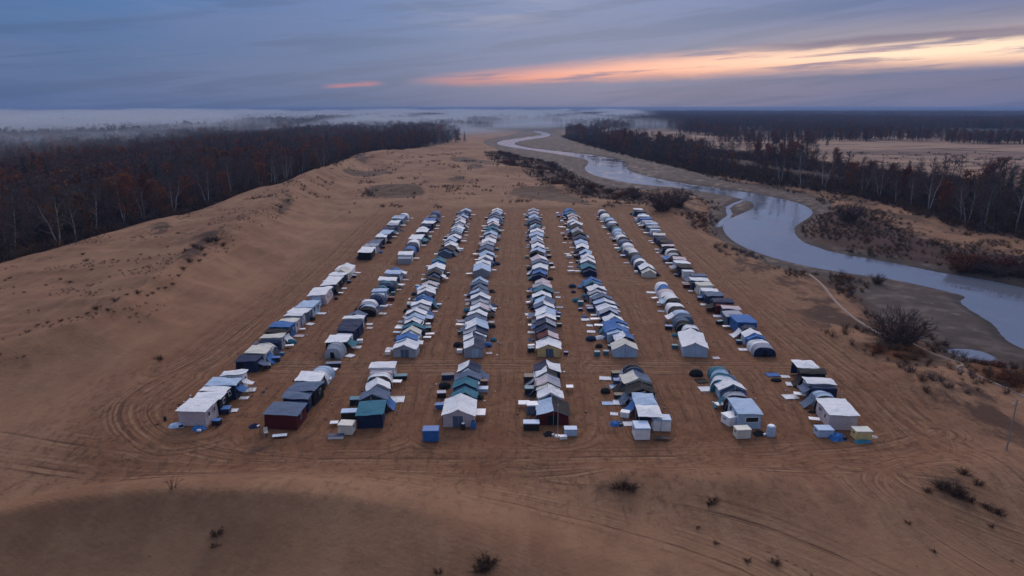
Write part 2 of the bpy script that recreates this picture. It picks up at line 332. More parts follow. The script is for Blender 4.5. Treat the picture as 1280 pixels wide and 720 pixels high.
def ground():
    nx,ny=len(XS),len(YS)
    co=np.stack([GX.ravel(),GY.ravel(),GZ.ravel()],1).astype(np.float32)
    i=np.arange((ny-1)*(nx-1)); r=i//(nx-1); c=i%(nx-1); a=r*nx+c
    f=np.stack([a,a+1,a+nx+1,a+nx],1).astype(np.int32)
    me=bpy.data.meshes.new('ground'); me.vertices.add(len(co)); me.vertices.foreach_set('co',co.ravel())
    me.loops.add(f.size); me.loops.foreach_set('vertex_index',f.ravel())
    me.polygons.add(len(f)); me.polygons.foreach_set('loop_start',np.arange(0,f.size,4,dtype=np.int32)); 
    me.update(calc_edges=True); me.polygons.foreach_set('use_smooth',np.ones(len(f),bool))
    X=GX; Y=GY
    def at(name,v):
        a=me.attributes.new(name,'FLOAT','POINT'); a.data.foreach_set('value',np.ascontiguousarray(v,dtype=np.float32).ravel())
    cl=lambda v,m=30: np.clip(v,-m,m)
    at('a_mud',cl(AT['mud'],80)); at('a_wat',cl(AT['wat'])); at('a_fl',cl(AT['fl'],60)); at('a_fr',cl(AT['fr'],60)); at('a_rd',cl(AT['rd'],60)); at('a_dn',AT['dn'])
    scr=np.maximum(poly_sdf(X,Y,SCRUB),poly_sdf(X,Y,SCRUB2)); at('a_scr',cl(scr))
    g=np.full(X.shape,-99.0)
    for q in GRASS: g=np.maximum(g,poly_sdf(X,Y,q))
    at('a_gr',cl(g))
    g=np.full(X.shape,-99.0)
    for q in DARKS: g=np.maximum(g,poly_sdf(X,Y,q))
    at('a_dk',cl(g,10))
    # wheel tracks: lateral offset and strength
    best=np.full(X.shape,1e9); lat=np.zeros(X.shape)
    for k,rp in enumerate(ROADS):
        d,s,_=line_info(X,Y,rp); m=d<best; best=np.where(m,d,best); lat=np.where(m,s+k*40,lat)
    at('a_road',np.clip(best,0,30)); at('a_lat',lat)
    for m in (M_GROUND,): me.materials.append(m)
    o=bpy.data.objects.new('ground',me); COL.objects.link(o); tag(o,kind='structure'); return o

def ground_mat():
    m,nt,b,out=newmat('ground_sand_and_soil'); k=N(nt)
    p=k.pos(); A=lambda n: k.attr(n).outputs['Fac']
    nb=k.noise(p,.035,5,.55); nm=k.noise(p,.25,5,.6); nf=k.noise(p,2.2,5,.65); ns=k.noise(p,.9,4,.6)
    sand=k.mix(k.mr(nb,.38,.62),(.258,.137,.077),(.188,.092,.051))
    sand=k.mix(k.mr(nm,.45,.7,0,.45),sand,(.15,.078,.045))
    # stretched wind streaks across the dunes
    ws=k.noise(k.map(p,(.5,.09,.5),(0,0,.5)),.8,4,.6)
    sand=k.mix(k.mr(ws,.45,.7,0,.45),sand,(.29,.165,.092))
    spk=k.mr(k.noise(p,1.1,4,.75),.66,.72); sand=k.mix(k.math('MULTIPLY',k.math('MULTIPLY',spk,k.mr(k.noise(p,.05,3,.6),.48,.6)),.7),sand,(.07,.036,.022))
    # camp soil
    rd=A('a_rd'); dirtm=k.mr(k.math('ADD',rd,k.math('MULTIPLY_ADD',nm,8,-4)),16,7)
    soil=k.mix(k.mr(nm,.3,.7),(.148,.063,.031),(.188,.088,.045))
    tr=k.noise(None,1.0,5,.75,dim='1D',w=k.math('ADD',k.math('MULTIPLY_ADD',nb,5,rd),k.math('MULTIPLY',nm,.5)))
    tr2=k.noise(k.map(p,(1,.03,1)),1.6,3,.6)
    trm=k.math('MULTIPLY',k.mr(rd,15,7,.3,1),k.math('MULTIPLY',k.mr(tr,.42,.66),k.mr(nf,.2,.7,.5,1)))
    brk=k.mr(k.noise(p,.11,5,.7),.40,.62,.08,.9)
    soil=k.mix(k.math('MULTIPLY',k.math('MULTIPLY',trm,.8),brk),soil,(.27,.15,.085))
    soil=k.mix(k.math('MULTIPLY',k.mr(tr,.48,.38,0,.75),brk),soil,(.085,.038,.021))
    soil=k.mix(k.mr(k.noise(p,5,3,.7),.55,.8,0,.4),soil,(.08,.036,.02))
    col=k.mix(dirtm,sand,soil)
    # roads
    road=A('a_road'); lat=A('a_lat')
    rm=k.mr(k.math('ADD',road,k.math('MULTIPLY_ADD',nm,3,-1.5)),5.0,2.0)
    rt=k.noise(None,1.7,4,.7,dim='1D',w=k.math('MULTIPLY_ADD',nb,2,lat))
    rm=k.math('MULTIPLY',rm,k.mr(k.noise(p,.12,3,.6),.38,.6,.15,1))
    col=k.mix(k.math('MULTIPLY',rm,k.mr(rt,.48,.6,0,.7)),col,(.28,.16,.09))
    col=k.mix(k.math('MULTIPLY',rm,k.mr(rt,.47,.38,0,.8)),col,(.075,.036,.022))
    # trodden band in front of the camp: coarse dark grain
    fld=k.mr(k.noise(k.map(p,(1,.45,1)),1.3,6,.75),.5,.68)
    frontm=k.math('MULTIPLY',k.mr(rd,30,8),k.mr(A('a_dn'),1.0,.2))
    col=k.mix(k.math('MULTIPLY',k.math('MULTIPLY',fld,frontm),.7),col,(.10,.050,.029))
    # brown stain patches on the sand right of the camp
    X=k.sep(p)[0]; Y=k.sep(p)[1]
    pat=k.mr(k.noise(k.map(p,(1,.6,1)),.075,6,.74,.25),.46,.56)
    patm=k.math('MULTIPLY',k.math('MULTIPLY',k.mr(A('a_mud'),-75,-14,.0,1),k.mr(X,15,40)),k.mr(rd,9,15))
    col=k.mix(k.math('MULTIPLY',k.math('MULTIPLY',pat,patm),.9),col,(.050,.026,.018))
    pat2=k.mr(k.noise(k.map(p,(1,.7,1)),.16,6,.75,.5),.56,.66)
    col=k.mix(k.math('MULTIPLY',k.math('MULTIPLY',pat2,k.mr(rd,14,40)),k.mr(Y,50,200,.35,.85)),col,(.075,.040,.026))
    # dark hollows
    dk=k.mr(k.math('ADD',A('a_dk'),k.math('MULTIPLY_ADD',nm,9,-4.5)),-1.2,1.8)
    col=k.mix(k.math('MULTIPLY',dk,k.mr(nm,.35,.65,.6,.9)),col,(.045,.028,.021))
    # red-brown scrub ground
    sc=k.mr(k.math('ADD',A('a_scr'),k.math('MULTIPLY_ADD',nm,14,-7)),-1.5,2)
    scc=k.mix(k.mr(ns,.35,.65),(.030,.014,.013),(.060,.028,.020)); scc=k.mix(k.mr(nf,.6,.78,0,.4),scc,(.12,.08,.06))
    col=k.mix(sc,col,scc)
    # orange grass ground
    gr=k.mr(k.math('ADD',A('a_gr'),k.math('MULTIPLY_ADD',nm,8,-4)),-1.0,2)
    col=k.mix(gr,col,k.mix(k.mr(ns,.35,.65),(.17,.062,.022),(.07,.03,.016)))
    # mud
    mdv=k.math('ADD',A('a_mud'),k.math('MULTIPLY_ADD',nm,5,-2.5)); md=k.mr(mdv,-2.0,1.2)
    mc=k.mix(k.mr(nm,.35,.65),(.058,.043,.038),(.09,.068,.059)); mc=k.mix(k.mr(nf,.5,.8,0,.5),mc,(.05,.037,.033))
    edge=k.mr(mdv,4,-1.5); mc=k.mix(k.math('MULTIPLY',edge,.6),mc,(.06,.036,.028))
    wet=k.mr(A('a_wat'),-2.6,-.4); mc=k.mix(k.math('MULTIPLY',wet,.75),mc,(.030,.024,.024))
    silt=k.math('MULTIPLY',k.mr(k.noise(k.map(p,(1,.5,1)),.12,5,.7,1.0),.58,.66),k.mr(mdv,6,14))
    mc=k.mix(k.math('MULTIPLY',silt,.7),mc,(.20,.175,.175))
    col=k.mix(md,col,mc)
    # forest floor
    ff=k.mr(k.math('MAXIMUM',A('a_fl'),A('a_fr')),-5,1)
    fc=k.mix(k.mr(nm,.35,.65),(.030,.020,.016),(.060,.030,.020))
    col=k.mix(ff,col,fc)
    # far plain: dark heath and woods, pale fields
    r=k.math('SQRT',k.math('ADD',k.math('MULTIPLY',X,X),k.math('MULTIPLY',Y,Y)))
    farm=k.mr(r,330,600); nofar=k.math('MULTIPLY',farm,k.mr(X,-40,60))
    fn=k.noise(k.map(p,(.35,1.5,1)),.006,6,.62)
    fieldc=k.mix(k.mr(fn,.47,.58),(.30,.19,.13),(.16,.10,.075)); fieldc=k.mix(k.mr(k.noise(k.map(p,(.5,2,1)),.02,5,.7),.52,.62),fieldc,(.055,.036,.030))
    fm=k.math('MULTIPLY',nofar,k.math('MULTIPLY',k.mr(A('a_fr'),1,-10),k.mr(A('a_mud'),-3,-12)))
    col=k.mix(fm,col,fieldc)
    deep=k.mr(r,1000,1500); stripes=k.mr(k.noise(k.map(p,(.4,1.6,1)),.0011,6,.6),.56,.62)
    dc=k.mix(stripes,(.016,.018,.020),(.10,.075,.06))
    col=k.mix(deep,col,dc)
    k.put(b.inputs['Base Color'],col)
    rough=k.math('SUBTRACT',.92,k.math('MULTIPLY',md,k.math('ADD',k.math('MULTIPLY',wet,.0),k.mr(nm,.5,.7,.0,.25))))
    k.put(b.inputs['Roughness'],rough); b.inputs['Specular IOR Level'].default_value=.15
    # bump: track ruts, ripples, grain
    near=k.mr(r,260,90)
    rip=k.nt.nodes.new('ShaderNodeTexWave'); rip.wave_type='BANDS'; rip.bands_direction='Y'; k.put(rip.inputs['Vector'],k.map(p,(1,1,1),(0,0,.35))); rip.inputs['Scale'].default_value=.55; rip.inputs['Distortion'].default_value=7; rip.inputs['Detail'].default_value=2; rip.inputs['Detail Scale'].default_value=.35
    h=k.math('MULTIPLY',rip.outputs['Fac'],k.math('MULTIPLY',k.math('MULTIPLY',k.mr(rd,14,22),k.mr(nb,.42,.6)),.02))
    h=k.math('ADD',h,k.math('MULTIPLY',nf,.16)); h=k.math('ADD',h,k.math('MULTIPLY',k.math('MULTIPLY',k.math('MULTIPLY',tr,brk),dirtm),.28)); h=k.math('ADD',h,k.math('MULTIPLY',k.math('MULTIPLY',fld,frontm),.10)); h=k.math('ADD',h,k.math('MULTIPLY',ws,.35))
    h=k.math('ADD',h,k.math('MULTIPLY',nm,.5))
    
    k.put(b.inputs['Normal'],k.bump(h,.8,.8))
    return m
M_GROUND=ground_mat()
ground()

# water sheet, cut by the rising banks
def water():
    m,nt,b,out=newmat('river_water'); k=N(nt); p=k.pos()
    b.inputs['Base Color'].default_value=(.14,.155,.20,1); b.inputs['Roughness'].default_value=.04; b.inputs['IOR'].default_value=1.6
    b.inputs['Specular IOR Level'].default_value=1.0
    w=k.noise(k.map(p,(1,.55,1)),1.5,3,.6,.5); w2=k.noise(k.map(p,(1,.5,1)),.10,4,.6,.8)
    k.put(b.inputs['Roughness'],k.mr(w2,.4,.65,.02,.15))
    h=k.math('ADD',k.math('MULTIPLY',w,k.mr(w2,.42,.62,.01,.09)),k.math('MULTIPLY',w2,.22))
    k.put(b.inputs['Normal'],k.bump(h,.6,.5))
    mb=MB(); pts=[P(540,158,-2),P(900,158,-2),P(1500,330,-2),P(1560,520,-2),P(1150,520,-2),P(860,330,-2),P(860,258,-2),P(560,200,-2)]
    mb.add([(x,y,WZ) for x,y in pts],[tuple(range(len(pts)))[::-1]]); o=mb.build('river_water',m); tag(o,kind='structure')
    mb=MB(); pts=smooth_poly(pp([(1172,432),(1215,431),(1248,441),(1252,452),(1225,454),(1190,448)],-1.4),1)
    mb.add([(x,y,-1.5) for x,y in pts],[tuple(range(len(pts)))]); o=mb.build('puddle_water',m); tag(o,kind='structure')
water()
# ------------------------------------------------------------------ tents
ONES=['','first','second','third','fourth','fifth','sixth','seventh','eighth','ninth','tenth','eleventh','twelfth','thirteenth','fourteenth','fifteenth','sixteenth','seventeenth','eighteenth','nineteenth']
def ordn(n):
    if n<20: return ONES[n]
    t=n//10; o=n%10; T={2:'twent',3:'thirt',4:'fort'}[t]
    return T+'ieth' if o==0 else T+'y-'+ONES[o]
ROWN={1:'leftmost row',2:'second row from left',3:'third row from left',4:'fourth row from left',5:'fourth row from right',6:'third row from right',7:'second row from right',8:'rightmost row'}
def nz(x,y,z,s=1.0): return mnoise.noise(Vector((x*s,y*s,z*s)))
def parse(code):
    kind=code[0]; c=code[1:]; hero='!' in c; c=c.replace('!','')
    wall=None; strip=None; right=None
    if '@' in c: c,wall=c.split('@')
    if '-' in c: c,strip=c.split('-')
    if '|' in c: c,right=c.split('|')
    if len(c)==2: right=c[1]; c=c[0]
    if strip=='L' and not hero: strip='NKLN'[sum(map(ord,code))%4]
    return kind,c,right,strip,wall,hero
def gable_roof(W,y0,y1,he,hr,ov,mats,seed,nu=8,nv=5,name='roof',parent=None):
    mb=MB()
    def fn(u,v):
        x=(u-.5)*(W+2*ov); a=abs(u-.5)*2
        z=hr+.03-(hr-he+ov*.45)*a
        sag=.10*math.sin(math.pi*v)*(1-a*.6) + .07*math.sin(math.pi*min(1,a*1.0))*0.8
        z-=sag
        z+=.05*nz(x,v*3,seed,1.1)
        y=y0+(y1-y0)*v+ (.06*nz(x,seed,v*2) if v in(0,1) else 0)
        return (x,y,z)
    mb.shell(fn,nu,nv,.035,lambda u,v: 0 if u<.5 else len(mats)-1)
    return mb.build(name,mats,parent)
def pent_walls(W,y0,y1,he,hr,mat,seed,parent,name='wall',gapcol=None):
    mb=MB(); n=4
    # side walls
    for s in (-1,1):
        def fn(u,v,s=s):
            b=.05*math.sin(u*math.pi*2+seed)*math.sin(v*math.pi)
            return (s*(W/2-.08*v+b),y0+(y1-y0)*u,-.15+(he+.13)*v)
        mb.grid(fn,n,3,None,s<0)
    for yy,fl in ((y0,False),(y1,True)):
        o=len(mb.v); w=W/2-.0
        vs=[(-w,yy,-.15),(w,yy,-.15),(w-.08,yy,he-.02),(0,yy,hr-.04),(-w+.08,yy,he-.02)]
        mb.add(vs,[(0,1,2,3,4) if not fl else (4,3,2,1,0)])
    return mb.build(name,mat,parent)
def guy(root,pts):
    for a,b in pts:
        mb=MB(); mb.tube(a,b,.012,.012,3); mb.build('guy_line',M_POLE,root)
def wallcol(c,wall,rnd,hero=False):
    if wall: return FAB[wall]
    if hero: return FAB['P' if c=='W' else 'L']
    return FAB[{'W':rnd.choice('WPGNKSL'),'L':rnd.choice('LSNG'),'C':rnd.choice('CGP'),'P':rnd.choice('PSK'),'G':rnd.choice('GSN'),'S':rnd.choice('SNK'),'B':'B','N':'N','T':rnd.choice('TN'),'K':'K','Y':'Y','R':'R'}[c]]
def warp(root,seed,amp):
    """slack, leaning cloth: one smooth wobble shared by all parts of a tent"""
    lx=nz(seed,1.3,2.1,3)*amp*.9; ly=nz(seed,7.7,4.2,3)*amp*.7
    def rec(o):
        for ch in o.children:
            for v in ch.data.vertices:
                c=v.co; h=max(0,min(1,c.z/1.2)); q=c*.75
                d=mnoise.noise_vector(Vector((q.x+seed,q.y,q.z)))
                v.co=(c.x+h*(d.x*amp+lx*c.z),c.y+h*(d.y*amp*.6+ly*c.z),c.z+h*d.z*amp)
            rec(ch)
    rec(root)
def ridge_tent(root,spec,W,L,rnd,near,side):
    k,c,right,strip,wall,hero=spec; he=rnd.uniform(1.35,1.65); hr=he+rnd.uniform(.65,.95)
    if hero: he,hr=1.65,2.5
    y0,y1=-L/2,L/2; ys=y0+(L*.34 if strip else 0); sd=rnd.random()*50
    mats=[FAB[c]]+([FAB[right]] if right else [])
    nv=6 if near else 4
    pent_walls(W,ys,y1,he,hr,wallcol(c,wall,rnd,hero),sd,root)
    gable_roof(W,ys-.12,y1+.08,he,hr,.16,mats,sd,8,nv,'roof',root)
    if strip:
        dh=rnd.uniform(.12,.34); W2=W-rnd.uniform(.1,.5)
        pent_walls(W2,y0,ys-.02,he-dh,hr-dh-.05,FAB[wall or strip],sd+1,root,'vestibule_wall')
        gable_roof(W2,y0-.10,ys-.14,he-dh,hr-dh-.05,.12,[FAB[strip]],sd+2,8,3,'vestibule_roof',root)
    if near:
        mb=MB(); w=W*.11; h=he*.95; yy=y0-.03
        mb.box((rnd.uniform(-.2,.2),yy,h/2),(2*w+.4,.03,h)); mb.build('door',FAB[rnd.choice('GLS')] if not wall=='R' else FAB['K'],root)
        mb=MB(); mb.tube((0,y0-.14,0),(0,y0-.14,hr+.12),.03,.03,6); mb.build('pole',M_POLE,root)
        e=[]
        for s in(-1,1):
            for yy in (y0,0,y1): e.append(((s*(W/2+.14),yy,he-.1),(s*(W/2+1.1),yy+.1,0)))
        guy(root,e)
def tunnel_tent(root,spec,W,L,rnd,near,side):
    k,c,right,strip,wall,hero=spec; h=rnd.uniform(1.9,2.4); y0,y1=-L/2,L/2; sd=rnd.random()*50
    mats=[FAB[c],FAB[strip or c]]; tilt=.35
    def ring(t,v,k=1.0):
        hoop=1-.05*abs(math.sin(v*math.pi*3)); e=1-.18*abs(2*v-1)**3
        cx=math.cos(math.pi*(1-t)); sx=math.sin(math.pi*t)
        x=W/2*math.copysign(abs(cx)**.75,cx)*hoop; z=h*abs(sx)**.72*hoop*e*k
        return (x,y0+(y1-y0)*v,z-.05)
    mb=MB(); mb.grid(lambda u,v:ring(u,v),12,9,lambda u,v:1 if (v<.36 and strip) else 0,False); mb.build('canopy',mats,root,True)
    for yy,v,nm,fl in ((y0,0,'front_panel',1),(y1,1,'rear_panel',0)):
        mb=MB(); o=[ring(t/12,v) for t in range(13)]; cen=(0,yy+(-.35 if fl else .35),h*.35)
        vs=o+[cen]; fs=[(i,i+1,13) if fl else (i+1,i,13) for i in range(12)]; fs.append((12,0,13) if fl else (0,12,13))
        mb.add(vs,fs); mb.build(nm,FAB[wall or (strip if strip in('K','N','S') else rnd.choice([c,'G','N']))],root)
    if near:
        for v in (.02,.34,.66,.98):
            mb=MB(); pr=None
            for t in range(11):
                q=ring(t/10,v,1.012); 
                if pr: mb.tube(pr,q,.03,.03,4)
                pr=q
            mb.build('hoop_pole',M_POLE,root)
        mb=MB(); mb.box((0,y0-.36,h*.35),(.8,.03,1.1),0,0,.7,.2); mb.build('door',FAB['K'],root)
def cabin_tent(root,spec,W,L,rnd,near,side):
    k,c,right,strip,wall,hero=spec; h=rnd.uniform(1.8,2.2); y0,y1=-L/2,L/2
    if hero: h=2.05
    ys=y0+(L*.38 if strip and not hero else 0); sd=rnd.random()*50; dz=rnd.uniform(-.12,.12); Wt=W*.94
    wm=[wallcol(c,wall,rnd,hero),FAB[rnd.choice('GLS') if c not in 'KNTB' else c]]
    mb=MB()
    def wallface(a,b,fl=False):
        def fn(u,v):
            kx=1-.05*v; x=(a[0]+(b[0]-a[0])*u)*kx; y=a[1]+(b[1]-a[1])*u
            bl=.04*math.sin(u*9+sd)*math.sin(v*math.pi)
            return (x+(bl if a[0]==b[0] else 0),y+(bl if a[1]==b[1] else 0),-.15+(h+.12+dz*(x/W)*2)*v)
        mb.grid(fn,5,3)
    c4=[(-W/2,ys),(W/2,ys),(W/2,y1),(-W/2,y1)]
    for i in range(4): wallface(c4[i],c4[(i+1)%4])
    mb.build('wall',wm[0],root)
    mb=MB()
    def fn(u,v):
        x=(u-.5)*(W+.3); y=ys-.15+(y1-ys+.3)*v
        e=max(abs(u-.5),abs(v-.5))*2
        return (x,y,h+.06+dz*2*x/W+.14*(1-e)+.05*nz(x,y,sd,.9)-.05*(math.sin(u*math.pi*3)**2)*(1-e))
    mb.shell(fn,8,6,.06); mb.build('roof',FAB[c],root)
    if strip:
        if hero: 
            mb=MB(); mb.shell(lambda u,v:((u-.5)*W*.5,y0-.3-1.3*(1-v)+.3,.15+(h-.35)*v**1.6+.1*nz(u*3,v*3,sd)),5,5,.03); mb.build('awning',FAB[strip],root)
        else:
            hh=h-rnd.uniform(.15,.4); mb=MB(); mb.bevbox((0,(y0+ys)/2-.02,hh/2-.08),(W-.35,ys-y0-.06,hh+.1),.12); mb.build('annex',FAB[strip],root)
    # windows on the side that faces the lane, with frames
    for yy in ((-.22,.2) if hero else (rnd.uniform(-.1,.3),)):
        if not hero and c in 'KN': continue
        yc=ys+(y1-ys)*(.5+yy); x=side*(W/2-.015)
        f=MB(); f.box((x+side*.02,yc,h*.62),(.05,.66,.72)); fo=f.build('window',FAB['G' if c!='W' else 'W'],root)
        f=MB(); f.box((x+side*.035,yc,h*.62),(.05,.50,.56)); f.build('pane',M_GLASS,fo)
    if near and hero and c=='L':
        f=MB(); f.box((W*.12,ys-.01,h*.62),(1.75,.05,.78)); fo=f.build('window',FAB['W'],root)
        f=MB(); f.box((W*.12,ys-.025,h*.62),(1.55,.05,.6)); f.build('pane',M_GLASS,fo)
    if near and not hero and not wall:
        f=MB(); f.box((-W*.27,ys-.015,h*.42),(.75,.05,h*.8)); f.build('door',FAB['G' if c in 'WL' else 'K'],root)
def flat_canopy(root,spec,W,L,rnd,near,side):
    k,c,right,strip,wall,hero=spec; h=2.2; sd=rnd.random()*50
    mb=MB()
    mb.shell(lambda u,v:((u-.5)*(W+.1),(v-.5)*(L+.2),h+.35*(1-max(abs(u-.5),abs(v-.5))*2)+.04*nz(u*4,v*4,sd)),8,6,.05); mb.build('canopy',FAB[c],root)
    mb=MB()
    mb.shell(lambda u,v:((u-.5)*(W*.9),L/2-.05-.08*math.sin(u*12)*v,.1+(h-.1)*v),8,4,.03); mb.build('side_curtain',FAB['N'],root)
    for x in(-1,1):
        for y in(-1,1):
            mb=MB(); mb.tube((x*(W/2-.1),y*(L/2-.1),-.1),(x*(W/2-.1),y*(L/2-.1),h),.035,.035,6); mb.build('leg',M_POLE,root)
KIND={'g':(ridge_tent,'ridge_tent','ridge tent'),'a':(tunnel_tent,'tunnel_tent','arched tent'),'x':(cabin_tent,'cabin_tent','box tent'),'f':(flat_canopy,'canopy_tent','flat canopy')}
SLOTS=[]; cnt={r:0 for r in range(1,9)}
rnd=random.Random(11)
for r,bi,f,b,codes in BLOCKS:
    f=Vector(f); b=Vector(b); dirv=(b-f); Lt=dirv.length; dirv.normalize(); ang=math.atan2(dirv.y,dirv.x)-math.pi/2
    ws=[(1.45 if '!' in c else rnd.uniform(.82,1.18)) for c in codes]; S=sum(ws); pos=0
    for c,wt in zip(codes,ws):
        L=Lt*wt/S; mid=f+dirv*(pos+L/2); pos+=L; cnt[r]+=1; n=cnt[r]
        spec=parse(c); fn,name,words=KIND[spec[0]]
        W={'g':3.7,'a':3.4,'x':3.5,'f':3.2}[spec[0]]*rnd.uniform(.84,1.12)
        if n==1: W={1:3.5,2:4.2,3:3.3,4:4.1,5:4.1,6:3.0,7:3.0,8:3.5}[r]
        if r in (4,) and n==1: W=4.1
        side=1 if r<=4 else -1; near=(bi==0) or mid.y<125
        x=mid.x+rnd.uniform(-.42,.42)*(n>1); y=mid.y
        root=empty(name,(x,y,hz(x,y)),ang+rnd.gauss(0,.06 if n>1 else .02)); 
        fn(root,spec,W,(L-.06 if spec[0]!='a' else L+.05)*rnd.uniform(.93,1.07),rnd,near,side)
        if rnd.random()<.42 and n>1:      # side awning sloping to the ground
            aw=rnd.uniform(.9,1.6); al=L*rnd.uniform(.4,.75); sd_=side if rnd.random()<.8 else -side; a0=1.35+rnd.random()*.3; kk=rnd.random()*40; up_=rnd.choice([.1,.1,.9])
            mb=MB(); mb.shell(lambda u,v:(sd_*(W/2-.05+aw*u),(v-.5)*al+.1*nz(u,v,kk,3),a0+(up_-a0)*u**.8-.12*math.sin(math.pi*u)+.06*nz(u*3,v*3,kk)),5,4,.03,None,sd_<0); mb.build('awning',FAB[rnd.choice('NKBWLGTS')],root)
            if up_>.5:
                for e_ in (-.45,.45):
                    mb=MB(); mb.tube((sd_*(W/2+aw*.93),e_*al,-.05),(sd_*(W/2+aw*.93),e_*al,.95),.025,.025,4); mb.build('prop_pole',M_POLE,root)
        warp(root,rnd.random()*90,.10 if n==1 else .17)
        _,cc,right,strip,wall,hero=spec
        desc=CN[cc]+' '+words
        if right: desc=CN[cc]+' and '+CN[right]+' '+words
        elif wall and CN[wall]!=CN[cc]: desc+=' with '+CN[wall]+' walls'
        elif strip: desc+=' with '+CN[strip]+' '+({'x':'annex','a':'front'}.get(spec[0],'porch'))
        lab=f"{desc}, {ordn(n)} back in {ROWN[r]}" if n>1 else f"{desc} nearest in {ROWN[r]}"
        tag(root,lab,'tent' if spec[0]!='f' else 'canopy','tents pitched end to end in rows')
        SLOTS.append((r,bi,n,x,y,W,L,ang,near))
# ------------------------------------------------------------------ camp gear
def g_crate(root,c,lidc=None,dims=(1.25,.95,.8)):
    w,d,h=dims; mb=MB(); mb.bevbox((0,0,h*.44),(w,d,h*.88),.04); mb.build('body',PLA[c],root)
    mb=MB(); mb.bevbox((0,0,h*.94),(w+.07,d+.07,h*.12),.025); l=mb.build('lid',PLA[lidc or c],root)
    for s in(-1,1):
        mb=MB(); mb.box((s*(w/2+.02),0,h*.65),(.05,d*.3,.06)); mb.build('handle',M_RUB,root)
def g_table(root,c,lidc=None):
    mb=MB(); mb.bevbox((0,0,.62),(1.75,1.05,.07),.02); mb.build('tabletop',PLA[c],root)
    for x in(-1,1):
        for y in(-1,1):
            mb=MB(); mb.tube((x*.75,y*.42,-.03),(x*.70,y*.40,.6),.025,.025,5); mb.build('leg',M_POLE,root)
def g_mat(root,c,lidc=None):
    mb=MB(); s=hash(c)%7; mb.shell(lambda u,v:((u-.5)*1.7,(v-.5)*1.3,.10+.05*nz(u*3,v*3,s)+.02),6,5,.07); mb.build('sheet',FAB[c],root)
    mb=MB(); mb.tube((-.85,.68,.10),(.85,.66,.10),.07,.07,7); mb.build('rolled_edge',FAB[c],root)
def g_pup(root,c,lidc=None):
    W,L,h=1.7,1.4,.85
    mb=MB()
    def fn(u,v):
        t=math.pi*u; q=math.sin(math.pi*(.08+.84*v))**.5
        return (-W/2*math.cos(t)*q,(v-.5)*L,h*math.sin(t)**.8*q-.03)
    mb.grid(fn,10,8); mb.build('canopy',FAB[c],root,True)
    mb=MB(); o=[fn(t/10,0) for t in range(11)]; mb.add(o+[(0,-L/2-.02,.1)],[(i,i+1,11) for i in range(10)]); mb.build('door',FAB['K'],root)
def g_barrel(root,c,lidc=None):
    mb=MB(); n=14; pr=[(0,-.03),(.27,-.03),(.30,.05),(.31,.3),(.29,.33),(.31,.36),(.31,.62),(.29,.65),(.31,.68),(.30,.88),(.27,.92),(0,.92)]
    vs=[(r*math.cos(2*math.pi*i/n),r*math.sin(2*math.pi*i/n),z) for r,z in pr for i in range(n)]
    mb.add(vs,[(j*n+i,j*n+(i+1)%n,(j+1)*n+(i+1)%n,(j+1)*n+i) for j in range(len(pr)-1) for i in range(n)]); mb.build('drum',PLA[c],root)
    mb=MB(); mb.tube((0,0,.9),(0,0,.98),.24,.22,12); mb.build('lid',PLA[lidc or 'K'],root)
def g_pile(root,c,lidc=None):
    mb=MB()
    def fn(u,v):
        r=math.hypot(u-.5,v-.5)*2; z=.55*max(0,1-r**2)**.6*(.75+.6*nz(u*4,v*4,ord(c[0])))
        return ((u-.5)*1.7,(v-.5)*1.4,max(-.03,z)+.02)
    mb.shell(fn,9,8,.03); mb.build('cover',FAB[c],root)
    mb=MB(); mb.bevbox((.55,-.45,.14),(.5,.35,.28),.05,0,.4); mb.build('bag',PLA[lidc or 'K'],root)
def g_chair(root,c,lidc=None):
    mb=MB(); mb.box((0,0,.42),(.5,.5,.05)); mb.build('seat',FAB[c],root)
    mb=MB(); mb.box((0,.27,.72),(.5,.04,.55),0,0,1,-.2); mb.build('backrest',FAB[c],root)
    mb=MB()
    for s in(-1,1):
        mb.tube((s*.25,-.24,0),(s*.25,.28,.5),.02,.02,4); mb.tube((s*.25,.26,0),(s*.25,-.24,.5),.02,.02,4)
    mb.build('frame',M_POLE,root)
GK={'crate':(g_crate,'storage_box','storage box','box'),'table':(g_table,'folding_table','folding table','table'),'mat':(g_mat,'ground_sheet','ground sheet','sheet'),'pup':(g_pup,'pup_tent','low pup tent','tent'),
    'barrel':(g_barrel,'water_drum','water drum','drum'),'pile':(g_pile,'covered_pile','tarp covered pile','pile'),'chair':(g_chair,'camp_chair','camp chair','chair')}
PROTO={}
def copy_tree(o,parent=None):
    c=o.copy(); COL.objects.link(c); c.parent=parent
    for ch in list(o.children): copy_tree(ch,c)
    return c
def gear(kind,c,x,y,rz,label,lidc=None,sc=(1,1,1),grp=True):
    fn,name,words,cat=GK[kind]; key=(kind,c,lidc)
    if key not in PROTO:
        o=empty(name,(0,0,0)); fn(o,c,lidc); PROTO[key]=o
    else: o=copy_tree(PROTO[key])
    o.location=(x,y,hz(x,y)); o.rotation_euler=(0,0,rz); o.scale=sc
    tag(o,label,cat,{'crate':'storage boxes beside the tents','table':'folding tables beside the tents','mat':'ground sheets laid beside the tents','pup':'low pup tents beside the rows','barrel':'water drums by the tents','pile':'tarp covered piles beside the tents','chair':'camp chairs by the tents'}[kind])
    return o
def G(kind,c,px,py,label,rz=0.0,sc=(1,1,1),lidc=None):
    x,y=P(px,py); gear(kind,c,x,y,rz,label,lidc,sc)
S=lambda a,b=None,c=None:(a,b or a,c or a)
G('pile','L',222,541,'pale blue tarp crumpled before the front left corner of leftmost front tent',.2,S(1.15,1.0,.9))
G('pile','B',249,543,'blue tarp crumpled at the front right corner of leftmost front tent',-.4,S(1.0,.95,.9),'W')
G('barrel','K',208,536,'black drum lying left of the leftmost front tent',.3,S(.6))
